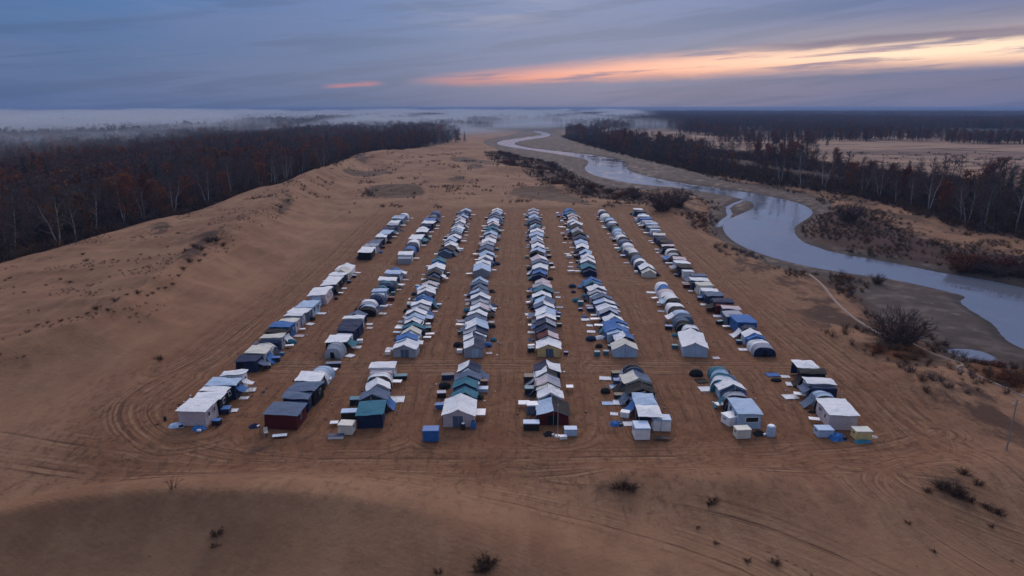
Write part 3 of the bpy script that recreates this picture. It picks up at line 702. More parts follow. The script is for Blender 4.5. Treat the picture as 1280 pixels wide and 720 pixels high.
G('crate','N',279,521,'navy storage box with blue lid right of the leftmost front block',.1,S(1.6,1.2,.9),'B')
G('pile','N',318,536,'navy and white bundle left of the maroon walled hut',.6,S(.8),'W')
G('table','W',350,548,'low white table on the sand before the maroon walled hut',.2,S(1.0,.7,.45))
G('chair','C',333,546,'cream camp chair in front of the maroon walled hut',.5,S(1.0))
G('barrel','K',404,487,'black drum right of the second front block',0,S(1.0))
G('table','W',407,478,'white table right of the second front block, lower one',.1)
G('table','W',415,466,'white table right of the second front block, upper one',-.1)
G('crate','K',417,459,'black box at the rear right corner of the second front block',.1,S(1.8,1.0,1.0),'S')
G('crate','C',434,541,'large cream box beside the navy fronted teal tent',-.1,S(1.45,1.6,1.75))
G('crate','W',420,548,'long white cooler with navy lid on the sand left of navy tent',.05,S(1.5,.8,.55),'N')
G('table','W',418,532,'small white table left of the large cream box',.1,S(.6,.8,.7))
G('crate','K',437,522,'black box with pale blue lid left of third row front tent',.1,S(1.6,1.3,1.3),'L')
G('crate','K',446,505,'black box with teal lid left of third row front block',.1,S(1.4,1.2,1.2),'T')
G('mat','W',496,500,'white ground sheet right of the third front block',.05,S(1.25,1.5,1))
G('table','W',495,481,'white table at the right of the third front block',-.05)
G('crate','K',501,474,'black box with teal lid right of the third front block',.1,S(1.5,1.1,.9),'T')
G('pup','K',482,515,'small black pup tent right of the navy fronted teal tent',1.4,S(.6))
G('crate','B',539,549,'big bright blue storage box left of the large white tent',.03,S(1.55,1.5,1.9))
G('barrel','B',592,536,'blue drum at the front right corner of the large white tent',0,S(1.1))
G('barrel','K',579,537,'black drum in front of the large white tent',0,S(.9),'W')
G('table','W',598,522,'long white table right of the large white tent',.0,S(1.1,1.9,1.3))
G('crate','B',551,510,'blue box left of the large white tent',.1,S(1.1,.9,.8),'B')
G('crate','K',552,496,'black box second behind the blue box, left of fourth front block',.1,S(1.0),'G')
G('pup','K',556,484,'black pup tent left of the fourth front block',0,S(1.1))
G('crate','N',560,474,'navy box left of the rear of fourth front block',.1,S(1.5,1.1,1.1),'N')
G('crate','R',603,480,'maroon box right of the rear of fourth front block',0,S(1.2,.9,.8),'R')
G('crate','L',603,489,'pale blue box right of the fourth front block',0,S(1.3,1.2,.7),'L')
G('pup','K',599,498,'small black pup tent right of the fourth front block',0,S(.8))
G('crate','K',664,536,'black box with pale blue lid left of the maroon fronted tent',.0,S(1.6,1.2,1.3),'L')
G('crate','S',667,516,'tall slate box with white lid left of the fifth front block',.05,S(1.5,1.4,1.8),'W')
G('table','W',655,508,'square white table left of the fifth front block',.0,S(.9,1.3,1))
G('crate','K',663,492,'black box with teal lid left of the fifth front block',.05,S(1.3,1.2,1.3),'T')
G('crate','K',664,478,'wide black box at the rear left of the fifth front block',.05,S(1.7,1.5,1.5),'K')
G('crate','L',713,543,'pale blue box at the front right corner of the maroon fronted tent',.0,S(1.25,1.1,1.2),'L')
G('crate','W',704,548,'small white cooler beside the pale flagpole',.1,S(.7,.6,.5))
G('table','W',712,488,'white table right of the fifth front block',.0,S(.6,1,1))
G('pile','K',686,543,'dark pile of gear before the maroon fronted tent',.3,S(.8),'C')
G('crate','W',801,546,'tall pale box at the front left of the sixth front block',.0,S(1.5,2.2,2.1),'L')
G('crate','W',826,536,'large white box with pale blue lid right of the sixth front block',-.05,S(1.75,1.7,2.1),'L')
G('table','K',827,550,'bare low frame table before the large white box',.0,S(1.1,.5,.45))
G('crate','K',772,471,'black box left of the rear of the sixth front block',.05,S(1.5,1.2,1.1),'K')
G('crate','N',774,480,'navy box left of the sixth front block',.05,S(1.4,1.1,1.0),'B')
G('pup','W',783,486,'small round white pup tent left of the sixth front block',.0,S(.9,.9,1.6))
G('crate','K',780,497,'long black box left of the sixth front block',.1,S(2.2,1.0,.8),'K')
G('crate','W',914,529,'white box with tilted lid left of the pale blue camper tent',.35,S(1.7,1.8,1.6))
G('crate','C',927,546,'cream box in front of the pale blue camper tent',.1,S(1.45,1.35,1.6))
G('barrel','L',963,545,'pale blue drum with white lid right of the camper tent',0,S(1.7,1.7,1.5),'W')
G('pile','K',949,543,'dark pile of gear before the pale blue camper tent',.2,S(.9),'W')
G('table','W',899,510,'small white table left of the seventh front block',.2,S(.7,1,1))
G('mat','W',882,487,'white ground sheet left of the seventh front block',.1,S(1.1,1.2,1))
G('pup','K',870,469,'round black pup tent at rear left of seventh front block',0,S(1.3,1.1,1.3))
G('mat','K',877,477,'black ground sheet at rear left of seventh front block',.1,S(1,1,1))
G('mat','P',895,448,'pinkish ground sheet before the second block of second row from right',.1,S(.7,.8,1))
G('crate','L',1029,544,'long pale blue box left of the rightmost front tent',.0,S(1.55,1.5,1.35),'L')
G('pile','B',1046,548,'blue tarp over gear before the rightmost front tent',.2,S(1.2,1.2,1.6),'K')
G('crate','Y',1076,548,'yellow topped box right of the rightmost front tent',.0,S(1.6,1.5,1.6),'C')
G('pile','T',1078,553,'teal tarp crumpled before the yellow box',.1,S(1.2,.7,.6),'B')
G('pile','C',1091,547,'cream bundle on the sand right of the yellow box',.1,S(.6,.5,.5),'C')
G('mat','W',988,497,'white ground sheet left of the rightmost front block',.1,S(1.2,1.1,1))
G('mat','B',966,469,'blue ground sheet at rear left of the rightmost front block',.1,S(1.2,1.0,1))
G('pup','K',970,476,'black pup tent at rear left of the rightmost front block',.1,S(1.0,.8,.6))
G('pup','K',1018,515,'low black pup tent left of the rightmost front block',.1,S(1.1,.5,.4))
used=set()
for (r,bi,n,x,y,W,L,ang,near) in SLOTS:
    if bi==0 and r not in (1,6,8): continue
    sides={1:[1],2:[1],3:[-1,1],4:[-1,1],5:[-1,1],6:[-1,-1],7:[-1],8:[-1]}[r]
    for si,s in enumerate(sides):
        if rnd.random()>(.92 if r not in (3,4,5) else .74): continue
        u=rnd.random()
        if u<.34: kd='mat';c=rnd.choice('WWWLWPG')
        elif u<.54: kd='table';c=rnd.choice('WWWL')
        elif u<.78: kd='crate';c=rnd.choice('KKNNKRTW')
        elif u<.9: kd='pup';c=rnd.choice('KNKNBT')
        else: kd='pile';c=rnd.choice('NBWKS')
        lidc=rnd.choice(['T','B','L',None]) if kd=='crate' and c in 'KN' else None
        off=W/2+rnd.uniform(.75,1.15)+(si and s==sides[0])*1.7
        yy=y+rnd.uniform(-.25,.25)*L; ca,sa=math.cos(ang),math.sin(ang)
        gx=x+s*off*ca-(yy-y)*sa; gy=y+s*off*sa+(yy-y)*ca
        w2=GK[kd][2]; sd='right' if s>0 else 'left'
        lab=f"{CN[c]} {w2} {sd} of the {ordn(n)} tent, {ROWN[r]}" if n>1 else f"{CN[c]} {w2} {sd} of nearest tent, {ROWN[r]}"
        if lab in used: lab='outer '+lab
        used.add(lab); k=rnd.uniform(.6,1.05)
        gear(kd,c,gx,gy,ang+rnd.gauss(0,.15),lab,lidc,(k*rnd.uniform(.8,1.15),k,k))
# pale flagpole before the maroon fronted tent, and the utility poles
x,y=P(697,545); o=empty('flagpole',(x,y,0)); tag(o,'pale bare pole standing before the maroon fronted tent','pole')
mb=MB(); mb.tube((0,0,-.1),(0,0,4.3),.05,.04,8); mb.build('pole',M_POLE,o); mb=MB(); mb.tube((0,0,-.05),(0,0,.12),.5,.35,10); mb.build('base',M_POLE,o)
def upole(px,py,h,label):
    x,y=P(px,py); o=empty('utility_pole',(x,y,hz(x,y)),.3); tag(o,label,'pole')
    mb=MB(); mb.tube((0,0,-.3),(.12,0,h),.10,.07,8); mb.build('pole',M_WOOD,o)
    mb=MB(); mb.box((.1,0,h-.6),(1.2,.07,.08)); a=mb.build('crossarm',M_WOOD,o)
    for s in(-.5,0,.5):
        mb=MB(); mb.tube((.1+s,0,h-.54),(.1+s,0,h-.38),.05,.03,6); mb.build('insulator',PLA['W'],a)
upole(1256,572,6.5,'pale wooden utility pole in the sand at the far right')
upole(462,236,9,'distant pole on the sand hills behind the two left rows')
# ------------------------------------------------------------------ vegetation
def leafmat(name,c1,c2,sc=.9):
    m,nt,b,out=newmat(name); k=N(nt)
    n=k.noise(k.pos(),sc,3,.6); c=k.mix(k.mr(n,.35,.65),c1,c2); c=k.mix(k.mr(k.orand(),0,1,0,.35,'LINEAR'),c,tuple(x*.5 for x in c1))
    k.put(b.inputs['Base Color'],c); b.inputs['Roughness'].default_value=.9; b.inputs['Specular IOR Level'].default_value=.1; return m
M_BIRCH=leafmat('birch_bark',(.46,.44,.42),(.26,.24,.23),2); M_BARK=leafmat('dark_bark',(.07,.055,.048),(.035,.028,.025),1.5); M_PALEB=leafmat('pale_bark',(.13,.115,.105),(.07,.062,.056),1.5)
M_TWIG=leafmat('dark_twigs',(.135,.108,.102),(.07,.056,.058)); M_TWIG2=leafmat('purple_twigs',(.165,.10,.09),(.085,.058,.056)); M_TWIGP=leafmat('pale_twigs',(.13,.11,.10),(.08,.066,.062))
M_RUST=leafmat('rust_leaves',(.32,.105,.035),(.18,.06,.027)); M_RED=leafmat('red_brown_leaves',(.22,.062,.03),(.12,.038,.022)); M_OCH=leafmat('ochre_leaves',(.27,.12,.04),(.15,.065,.025)); M_CON=leafmat('conifer_needles',(.022,.035,.024),(.012,.020,.016))
M_SHRUB=leafmat('shrub_twigs',(.060,.036,.026),(.035,.020,.016)); M_SHR2=leafmat('rust_shrub',(.13,.05,.025),(.06,.026,.016)); M_GRASST=leafmat('dry_grass',(.17,.10,.05),(.10,.055,.03))
def rvec(rr): 
    v=Vector((rr.gauss(0,1),rr.gauss(0,1),rr.gauss(0,1))); return v.normalized()
def twig(mb,p,d,L,w,rr,mat=0):
    s=d.cross(rvec(rr)); s=s.normalized()*w if s.length>1e-4 else Vector((w,0,0))
    e=p+d*L; mb.add([p-s,p+s,e],[(0,1,2)],mat)
def leaf(mb,p,s,rr,mat=0):
    a=rvec(rr)*s; b=a.cross(rvec(rr)).normalized()*s*.7; mb.add([p-a,p-b,p+a,p+b],[(0,1,2,3)],mat)
def gen_tree(kind,seed,Ht=1.0,lowpoly=False):
    """unit: metres, about 14 m tall; returns trunk and crown builders"""
    rr=random.Random(seed); tr=MB(); cr=MB(); q=.35 if lowpoly else 1
    if kind=='conifer':
        h=13; tr.tube((0,0,-.5),(0,0,h*.9),.2,.04,5)
        for i in range(int(46)):
            z=1.6+(h-1.6)*(i/46)**.9; R=2.3*(1-z/h)**.8+.15
            for j in range(int(9*q)+3):
                a=rr.uniform(0,6.28); d=Vector((math.cos(a),math.sin(a),-.25)).normalized(); p=Vector((0,0,z))
                e=p+d*R*rr.uniform(.6,1.1); s=Vector((-math.sin(a),math.cos(a),0))*R*.22
                cr.add([p,e-s*.9+Vector((0,0,-.12)),e+d*.2,e+s*.9],[(0,1,2,3)])
        return tr,cr
    h={'birch':14,'twig':13,'rust':12.5,'pale':13,'och':11}[kind]*rr.uniform(.92,1.08)
    stems=2 if (kind=='birch' and rr.random()<.5) else 1
    for st in range(stems):
        lean=Vector((rr.uniform(-.10,.10),rr.uniform(-.10,.10),1)).normalized() if stems==1 else Vector((rr.choice((-1,1))*rr.uniform(.1,.2),rr.uniform(-.1,.1),1)).normalized()
        p=Vector((st*.3,0,-.4)); r=.19 if kind!='birch' else .16; pts=[]; nseg=6
        for i in range(nseg):
            L=h/nseg; d=(lean+Vector((rr.gauss(0,.07),rr.gauss(0,.07),0))).normalized(); e=p+d*L; r2=.19*(1-(i+1)/nseg)**.8+.02
            tr.tube(p,e,r,r2,5); pts.append((p,e,r)); p=e; r=r2
        # limbs
        nl=int((16 if kind!='birch' else 13))
        for i in range(nl):
            f=(.20 if kind!='birch' else .30)+.76*(i/nl)*(1 if kind!='birch' else .9); k=min(nseg-1,int(f*nseg)); a,b,_=pts[k]; t=f*nseg-k; p0=a.lerp(b,t)
            an=rr.uniform(0,6.28); up=rr.uniform(.45,1.1); d=Vector((math.cos(an),math.sin(an),up*(.5+.8*f))).normalized()
            L=math.sin(math.pi*(.22+.70*f))*h*.34*rr.uniform(.7,1.15); rad=.07*(1-f)+.02; pp_=p0
            for sgi in range(3):
                d=(d+Vector((rr.gauss(0,.16),rr.gauss(0,.16),.10))).normalized(); e=pp_+d*L/3; tr.tube(pp_,e,rad,rad*.6,3); rad*=.6
                nb=int((11 if kind in('twig','rust','och') else 8)*q)+2
                for j in range(nb):
                    s=pp_.lerp(e,rr.random()); dd=(d*.6+rvec(rr)*.8+Vector((0,0,.25))).normalized(); tl=rr.uniform(.6,1.5)
                    w=.022 if not lowpoly else .06
                    twig(cr,s,dd,tl,w,rr)
                    e2=s+dd*tl*.6
                    for m_ in range(3 if not lowpoly else 1): twig(cr,e2,(dd+rvec(rr)*.7).normalized(),rr.uniform(.5,1.1),w*.75,rr)
                    if kind in ('rust','och'):
                        for m_ in range(5 if not lowpoly else 3): leaf(cr,s+dd*tl*rr.uniform(.3,1.2)+rvec(rr)*.3,rr.uniform(.10,.20)*(1 if not lowpoly else 1.9),rr,1)
                    elif kind=='twig' and rr.random()<.35:
                        leaf(cr,s+dd*tl,rr.uniform(.10,.18)*(1 if not lowpoly else 2),rr,0)
                pp_=e
    return tr,cr
def gen_shrub(seed,h=1.0,w=1.4,n=26,leafy=0,r0=.03,tw=7,mi=1):
    rr=random.Random(seed); st=MB(); cr=MB()
    for i in range(n):
        a=rr.uniform(0,6.28); rd_=rr.random()**.6; d=Vector((math.cos(a)*rd_*w/h*.55,math.sin(a)*rd_*w/h*.55,1)).normalized(); p=Vector((math.cos(a)*w*.10*rd_,math.sin(a)*w*.10*rd_,-.05*h)); L=h*rr.uniform(.6,1.05)/3; r=r0*h
        for s in range(3):
            d=(d+rvec(rr)*.22).normalized(); e=p+d*L; st.tube(p,e,r,r*.6,3); r*=.6
            for j in range(tw):
                q=p.lerp(e,rr.random()); dd=(d+rvec(rr)*.75).normalized(); tl=h*rr.uniform(.14,.34); twig(cr,q,dd,tl,.010*h,rr)
                twig(cr,q+dd*tl*.6,(dd+rvec(rr)*.6).normalized(),tl*.7,.007*h,rr)
                if rr.random()<leafy: leaf(cr,q+dd*tl,h*rr.uniform(.025,.06),rr,mi)
            p=e
    return st,cr
TP={}
def tproto(key,gen,tm,cm):
    t,c=gen; TP[key]=(t.mesh('trunk',[tm]),c.mesh('crown',cm))
tproto('birch0',gen_tree('birch',1),M_BIRCH,[M_TWIGP]); tproto('birch1',gen_tree('birch',5),M_BIRCH,[M_TWIGP]); tproto('birch2',gen_tree('birch',9),M_BIRCH,[M_TWIG2])
tproto('twig0',gen_tree('twig',2),M_BARK,[M_TWIG]); tproto('twig1',gen_tree('twig',3),M_PALEB,[M_TWIG2]); tproto('twig2',gen_tree('twig',4),M_BARK,[M_TWIG2])
tproto('rust0',gen_tree('rust',6),M_PALEB,[M_TWIG,M_RUST]); tproto('rust1',gen_tree('rust',7),M_BARK,[M_TWIG,M_RED]); tproto('och0',gen_tree('och',8),M_BIRCH,[M_TWIG,M_OCH]); tproto('con0',gen_tree('conifer',12),M_BARK,[M_CON])
KW={'birch':('birch_tree','birch'),'twig':('bare_tree','tree'),'rust':('rust_tree','tree'),'och':('autumn_tree','tree'),'con':('conifer_tree','conifer')}
def put_tree(key,x,y,z,rz,s,label,group,nm=None,cat=None):
    t,c=TP[key]; base=''.join(ch for ch in key if not ch.isdigit()); n2,c2=KW.get(base,(nm,cat))
    o=empty(nm or n2,(x,y,z),rz); o.scale=s; tag(o,label,cat or c2,group)
    for nme,me in (('trunk',t),('crown',c)):
        q=bpy.data.objects.new(nme,me); COL.objects.link(q); q.parent=o
    return o
# positions
def scatter(poly_fn,xr_,yr_,cell,jit,rng):
    gx=np.arange(xr_[0],xr_[1],cell); gy=np.arange(yr_[0],yr_[1],cell); X,Y=np.meshgrid(gx,gy)
    X=X+rng.uniform(-jit,jit,X.shape)*cell; Y=Y+rng.uniform(-jit,jit,Y.shape)*cell
    X=X.ravel(); Y=Y.ravel(); vis=(Y>0)&(np.abs(X)<(Y+15)*.80+25); X=X[vis]; Y=Y[vis]
    m=poly_fn(X,Y); return X[m],Y[m],m
trng=np.random.default_rng(3)
lx,ly,_=scatter(lambda X,Y:(poly_sdf(X,Y,FLOORL)>1.0),(-760,60),(120,760),6.2,.42,trng)
rx,ry,_=scatter(lambda X,Y:(poly_sdf(X,Y,FLOORR)>1.0),(40,700),(180,1300),6.6,.42,trng)
gap=(vnoise(rx,ry*.7,44,77,3)>.06)|((poly_sdf(rx,ry,FLOORR)<14)&(vnoise(rx,ry,26,79,2)>-.12)); rx,ry=rx[gap],ry[gap]
ax=np.concatenate([lx,rx]); ay=np.concatenate([ly,ry]); isl=np.concatenate([np.ones(len(lx),bool),np.zeros(len(rx),bool)])
dl=np.where(isl,poly_sdf(ax,ay,FLOORL),poly_sdf(ax,ay,FLOORR)); dist=np.hypot(ax,ay)
az_=height(ax,ay)
# how large each shows: near the camera and near the open edge
key=dist+np.clip(dl,0,60)*6
order=np.argsort(key); ind=order[:296]; rest=order[296:]
tr_=random.Random(21)
def pick(edge,x,y,left):
    u=tr_.random(); patch=nz(x,y,3,.018)
    if edge<9:
        if u<.30: return tr_.choice(['birch0','birch1','birch2'])
        if u<.40: return 'rust0'
        if u<.46: return 'och0'
        return tr_.choice(['twig1','twig0','twig2'])
    if u<.07+(.0 if left else .16): return 'con0'
    if patch>.0: return tr_.choice(['rust0','rust1','rust1','twig2'])
    if u<.22: return tr_.choice(['rust1','rust0','och0'])
    return tr_.choice(['twig0','twig1','twig2','twig0'])
WORD={'birch0':'white-trunked bare birch','birch1':'white-trunked bare birch','birch2':'white-trunked birch with purplish twigs','twig0':'dark bare tree','twig1':'pale-barked bare tree','twig2':'dark tree with purple-brown twigs','rust0':'rust-orange leaved tree','rust1':'dark red-brown leaved tree','och0':'ochre leaved tree','con0':'dark green conifer'}
il=[i for i in ind if isl[i]]; ir=[i for i in ind if not isl[i]]
for lst,left in ((sorted(il,key=lambda i:dist[i]),True),(sorted(ir,key=lambda i:dist[i]),False)):
    byk={}
    for i in lst: byk.setdefault(pick(dl[i],ax[i],ay[i],left),[]).append(i)
    for kk,ii in byk.items():
        for n,i in enumerate(ii):
            s=tr_.uniform(.82,1.18); s=s*(1.05 if left else 1.1)
            wood='left wood' if left else 'wood across the river'
            depth='outer edge' if dl[i]<9 else 'inside'
            if n<38 : lab=f"{WORD[kk]}, {ordn(n+1)} nearest the camera in the {wood}"
            else: lab=f"{WORD[kk]} far back in the {wood}"
            put_tree(kk,ax[i],ay[i],az_[i]-.1,tr_.uniform(0,6.28),(s,s,s*tr_.uniform(.9,1.12)),lab,f"trees of the {wood}")
# geometry-node stand-in for the uncountable rest of the woods
def merged_proto(name,trees):
    vs=[];fs=[];ms=[];mats=[M_BARK,M_PALEB,M_TWIG,M_TWIG2,M_RUST,M_RED,M_CON,M_OCH]
    mb=MB()
    for (t,c,tm,cm,off,s) in trees:
        for b_,mm in ((t,tm),(c,cm)):
            o=len(mb.v); mb.v.extend([(v[0]*s+off[0],v[1]*s+off[1],v[2]*s) for v in b_.v]); mb.f.extend([tuple(i+o for i in f) for f in b_.f]); mb.m.extend([mats.index(mm[min(m,len(mm)-1)]) for m in b_.m])
    return bpy.data.objects.new(name,mb.mesh(name,mats))
LP={k:gen_tree(k,s,lowpoly=True) for k,s in (('twig',31),('rust',32),('conifer',33),('och',34))}
LP['twigb']=gen_tree('twig',35,lowpoly=True)
def one(k,tm,cm,off=(0,0),s=1.0): t,c=LP[k]; return (t,c,tm,cm,off,s)
protos=[merged_proto('tree_source',[x]) for x in (one('twig',[M_BARK],[M_TWIG]),one('twigb',[M_PALEB],[M_TWIG2]),one('twigb',[M_BARK],[M_TWIG]),one('rust',[M_BARK],[M_TWIG,M_RED]),one('rust',[M_PALEB],[M_TWIG,M_RUST]),one('conifer',[M_BARK],[M_CON]))]
gr=random.Random(5); groves=[]
for g in range(3):
    L=[]
    for i in range(34):
        k=gr.choice(['twig','twigb','rust','twig','conifer' if g==1 else 'rust']); cm={'twig':[M_TWIG],'twigb':[M_TWIG2],'rust':[M_TWIG,gr.choice([M_RED,M_RUST,M_RED])],'conifer':[M_CON]}[k]
        L.append(one(k,[M_BARK],cm,(gr.uniform(-27,27),gr.uniform(-27,27)),gr.uniform(.8,1.25)))
    groves.append(merged_proto('grove_source',L))
def wood_stuff(name,label,X,Y,Z,idx,srcs,smin=.8,smax=1.2,cat='woodland'):
    n=len(X); rng=np.random.default_rng(n)
    me=bpy.data.meshes.new(name); me.vertices.add(n); me.vertices.foreach_set('co',np.stack([X,Y,Z],1).astype(np.float32).ravel())
    a=me.attributes.new('idx','INT','POINT'); a.data.foreach_set('value',idx.astype(np.int32))
    a=me.attributes.new('rz','FLOAT_VECTOR','POINT'); v=np.zeros((n,3),np.float32); v[:,2]=rng.uniform(0,6.28,n); a.data.foreach_set('vector',v.ravel())
    a=me.attributes.new('sc','FLOAT_VECTOR','POINT'); s=rng.uniform(smin,smax,n); v=np.stack([s,s,s*rng.uniform(.88,1.12,n)],1).astype(np.float32); a.data.foreach_set('vector',v.ravel())
    o=bpy.data.objects.new(name,me); COL.objects.link(o); tag(o,label,cat,None,'stuff')
    ng=bpy.data.node_groups.new(name+'_nodes','GeometryNodeTree'); ng.interface.new_socket('Geometry',in_out='INPUT',socket_type='NodeSocketGeometry'); ng.interface.new_socket('Geometry',in_out='OUTPUT',socket_type='NodeSocketGeometry')
    nd=ng.nodes; gi=nd.new('NodeGroupInput'); go=nd.new('NodeGroupOutput'); m2p=nd.new('GeometryNodeMeshToPoints'); iop=nd.new('GeometryNodeInstanceOnPoints'); gj=nd.new('GeometryNodeJoinGeometry')
    ng.links.new(gi.outputs[0],m2p.inputs[0]); ng.links.new(m2p.outputs[0],iop.inputs['Points'])
    for s_ in srcs:
        oi=nd.new('GeometryNodeObjectInfo'); oi.inputs['Object'].default_value=s_; oi.inputs['As Instance'].default_value=True; ng.links.new(oi.outputs['Geometry'],gj.inputs[0])
    ng.links.new(gj.outputs[0],iop.inputs['Instance']); iop.inputs['Pick Instance'].default_value=True
    def na(nm,dt,sock):
        q=nd.new('GeometryNodeInputNamedAttribute'); q.data_type=dt; q.inputs['Name'].default_value=nm; ng.links.new(q.outputs['Attribute'],sock)
    na('idx','INT',iop.inputs['Instance Index']); na('sc','FLOAT_VECTOR',iop.inputs['Scale']); na('rz','FLOAT_VECTOR',iop.inputs['Rotation'])
    ng.links.new(iop.outputs[0],go.inputs[0]); md=o.modifiers.new('trees','NODES'); md.node_group=ng
    return o
def pidx(X,Y,left):
    out=[]
    for x,y in zip(X,Y):
        u=tr_.random(); pt=nz(x,y,3,.018)
        if u<(.06 if left else .22): out.append(5)
        elif pt>.0: out.append(tr_.choice([3,3,4,1]))
        elif u<.30: out.append(tr_.choice([3,3,4]))
        else: out.append(tr_.choice([0,1,2]))
    return np.array(out)
X=ax[rest];Y=ay[rest];Z=az_[rest]-.1
wood_stuff('woodland','dark autumn woodland filling both banks behind the edge trees',X,Y,Z,np.concatenate([pidx([a],[b],l) for a,b,l in zip(X,Y,isl[rest])]),protos,.7,1.3)
# far woods as groves
frng=np.random.default_rng(17)
def farmask(X,Y):
    inL=(poly_sdf(X,Y,FLOORL)>0)&((Y>740))
    n=vnoise(X*.35,Y,140,41,4,.6); r=np.hypot(X,Y)
    inR=(X>-.02*Y-50)&(Y>520)&(poly_sdf(X,Y,FLOORR)<-25)&(poly_sdf(X,Y,MUD)<-40)&(((r>1500)&(n>-.15))|((r>950)&(n>.12))|((r>430)&(n>.43)))
    return inL|inR
fx,fy,_=scatter(farmask,(-4300,4300),(520,5200),44,.4,frng)
keep=~((np.hypot(fx,fy)>2600)&(vnoise(fx*.4,fy,300,43,3)<-.15))
fx,fy=fx[keep],fy[keep]
wood_stuff('distant_woodland','blue distant woodland reaching to the horizon under the mist',fx,fy,height(fx,fy)-.2,frng.integers(0,3,len(fx)),groves,.9,1.25)
# shrubs
for kk,sd in (('shrub0',1),('shrub1',2),('shrub2',3)):
    g=gen_shrub(sd,1.0,1.7,22,.5,.02,6); tproto(kk,g,M_BARK,[M_SHRUB,M_SHR2 if kk=='shrub1' else M_SHRUB])
tproto('rustshrub',gen_shrub(8,1.0,1.6,30,.8,.02,7),M_BARK,[M_SHR2,M_RED]); tproto('grasst',gen_shrub(9,1.0,1.8,44,.1,.012,6),M_GRASST,[M_GRASST])
tproto('deadbush',gen_shrub(15,1.0,1.75,34,0,.018,10),M_PALEB,[M_TWIG2]); tproto('twigplant',gen_shrub(17,1.0,1.1,7,0,.025,2),M_BARK,[M_SHRUB])
def shrub(px,py,s,kind,label,group,z=0.0,nm='shrub',cat='shrub',fl=1.0):
    x,y=P(px,py,z); zz=hz(x,y); x,y=P(px,py,zz); zz=hz(x,y)
    return put_tree(kind,x,y,zz-.05,tr_.uniform(0,6.28),(s,s,s*fl),label,group,nm,cat)
shrub(1122,430,6.4,'deadbush','large bare purplish bush beside the mud flat right of the camp',None,0,'bare_bush','bush')
shrub(828,262,9.0,'deadbush','left of two dark bare bushes beyond the rightmost row',None,0,'bare_bush','bush'); shrub(846,258,8.5,'deadbush','right of two dark bare bushes beyond the rightmost row',None,0,'bare_bush','bush')
shrub(1062,276,7.5,'deadbush','round dark bush on the far bank above the river bend',None,0,'bare_bush','bush')
shrub(1096,354,2.6,'deadbush','spiky bare bush at the near edge of the river',None,-1,'bare_bush','bush')
shrub(216,610,1.5,'twigplant','lone bare twiggy plant on the crest of the foreground dune',None,5.8,'twig_plant','plant')
CR=[(236,324,1.4),(243,315,1.7),(251,309,2.0),(262,303,2.3),(270,301,2.0),(278,300,1.6),(228,331,1.2),(350,253,1.6),(360,247,1.5),(345,259,1),(215,345,.9),(205,351,.7),(190,358,.8),(183,363,.7),(172,369,1.1),(145,378,1.2),(120,385,1.1),(135,391,.8),(110,393,.7),(98,399,.6),(78,403,.7),(60,406,.6),(48,409,.6),(35,417,.7),(160,374,.7),(197,354,.7),(222,338,.9),(232,318,1.1),(255,316,1.0),(248,321,1.0)]
for n,(a,b,s) in enumerate(CR): shrub(a,b,s,tr_.choice(['shrub0','shrub1','shrub2']),f"dark shrub, {ordn(n+1) if n<19 else ordn(n+1)} along the crest of the left dune",'shrubs along the left dune crest',5,fl=.6)
CR=[(104,318,1),(108,327,1.2),(114,338,.7),(76,349,.7),(88,353,.9),(58,356,.6),(12,348,.8),(142,325,.7),(223,292,1),(195,297,.7),(300,284,.7),(310,263,.7),(370,238,.9),(320,271,.6),(30,366,.6),(150,340,.6),(176,318,.6),(210,312,.6)]
for n,(a,b,s) in enumerate(CR): shrub(a,b,s,tr_.choice(['shrub0','shrub1','shrub2']),f"small shrub, {ordn(n+1)} of those scattered on the sand below the left wood",'shrubs on the sand below the left wood',4,fl=.6)
for a,b,s,lab in ((200,447,1.3,'lone dark shrub on the smooth slope left of the camp'),(268,643,1.0,'dark tuft on the foreground dune at lower left'),(264,648,.6,'smaller tuft beside the lower left dune shrub'),(605,706,1.6,'big dark shrub at the bottom edge of the photo'),(598,711,1.2,'shrub left of the big bottom edge shrub'),(614,700,1.0,'shrub right of the big bottom edge shrub'),(548,716,.7,'small tuft left of the bottom edge shrubs'),
   (780,607,1.3,'dark flat shrub on top of the mound below the camp'),(770,607,1.0,'shrub on the left of the mound below the camp'),(790,608,1.1,'shrub on the right of the mound below the camp'),(892,620,1.0,'shrub on the low rise right of the mound'),(886,624,.6,'tuft left of the shrub on the low rise'),(968,704,.9,'dark tuft at lower right on the sand'),(935,702,.6,'tuft left of the lower right one'),(895,679,.5,'tiny tuft below the low rise'),(872,660,.4,'faint tuft below the low rise'),
   (1190,613,1.9,'largest dark shrub on the rise at lower right'),(1178,609,1.5,'shrub left of the largest on the lower right rise'),(1202,618,1.6,'shrub right of the largest on the lower right rise'),(1215,625,1.1,'shrub trailing right of the lower right rise'),(1232,634,1.0,'shrub farther right on the lower right rise'),(1247,643,1.2,'rightmost shrub trailing from the lower right rise'),(1160,612,.9,'small shrub at the left of the lower right rise'),(1205,594,1.2,'shrub behind the lower right rise beside the track'),(1222,604,1.0,'shrub beside the track at far right'),(1135,654,.5,'tuft on the tracks below the rise'),(1168,690,.5,'tuft near the bottom right'),(1240,660,.6,'tuft below the trailing shrubs')):
    shrub(a,b,s,tr_.choice(['shrub0','shrub2','shrub1']),lab,'shrubs on the foreground sand',1,fl=.6)
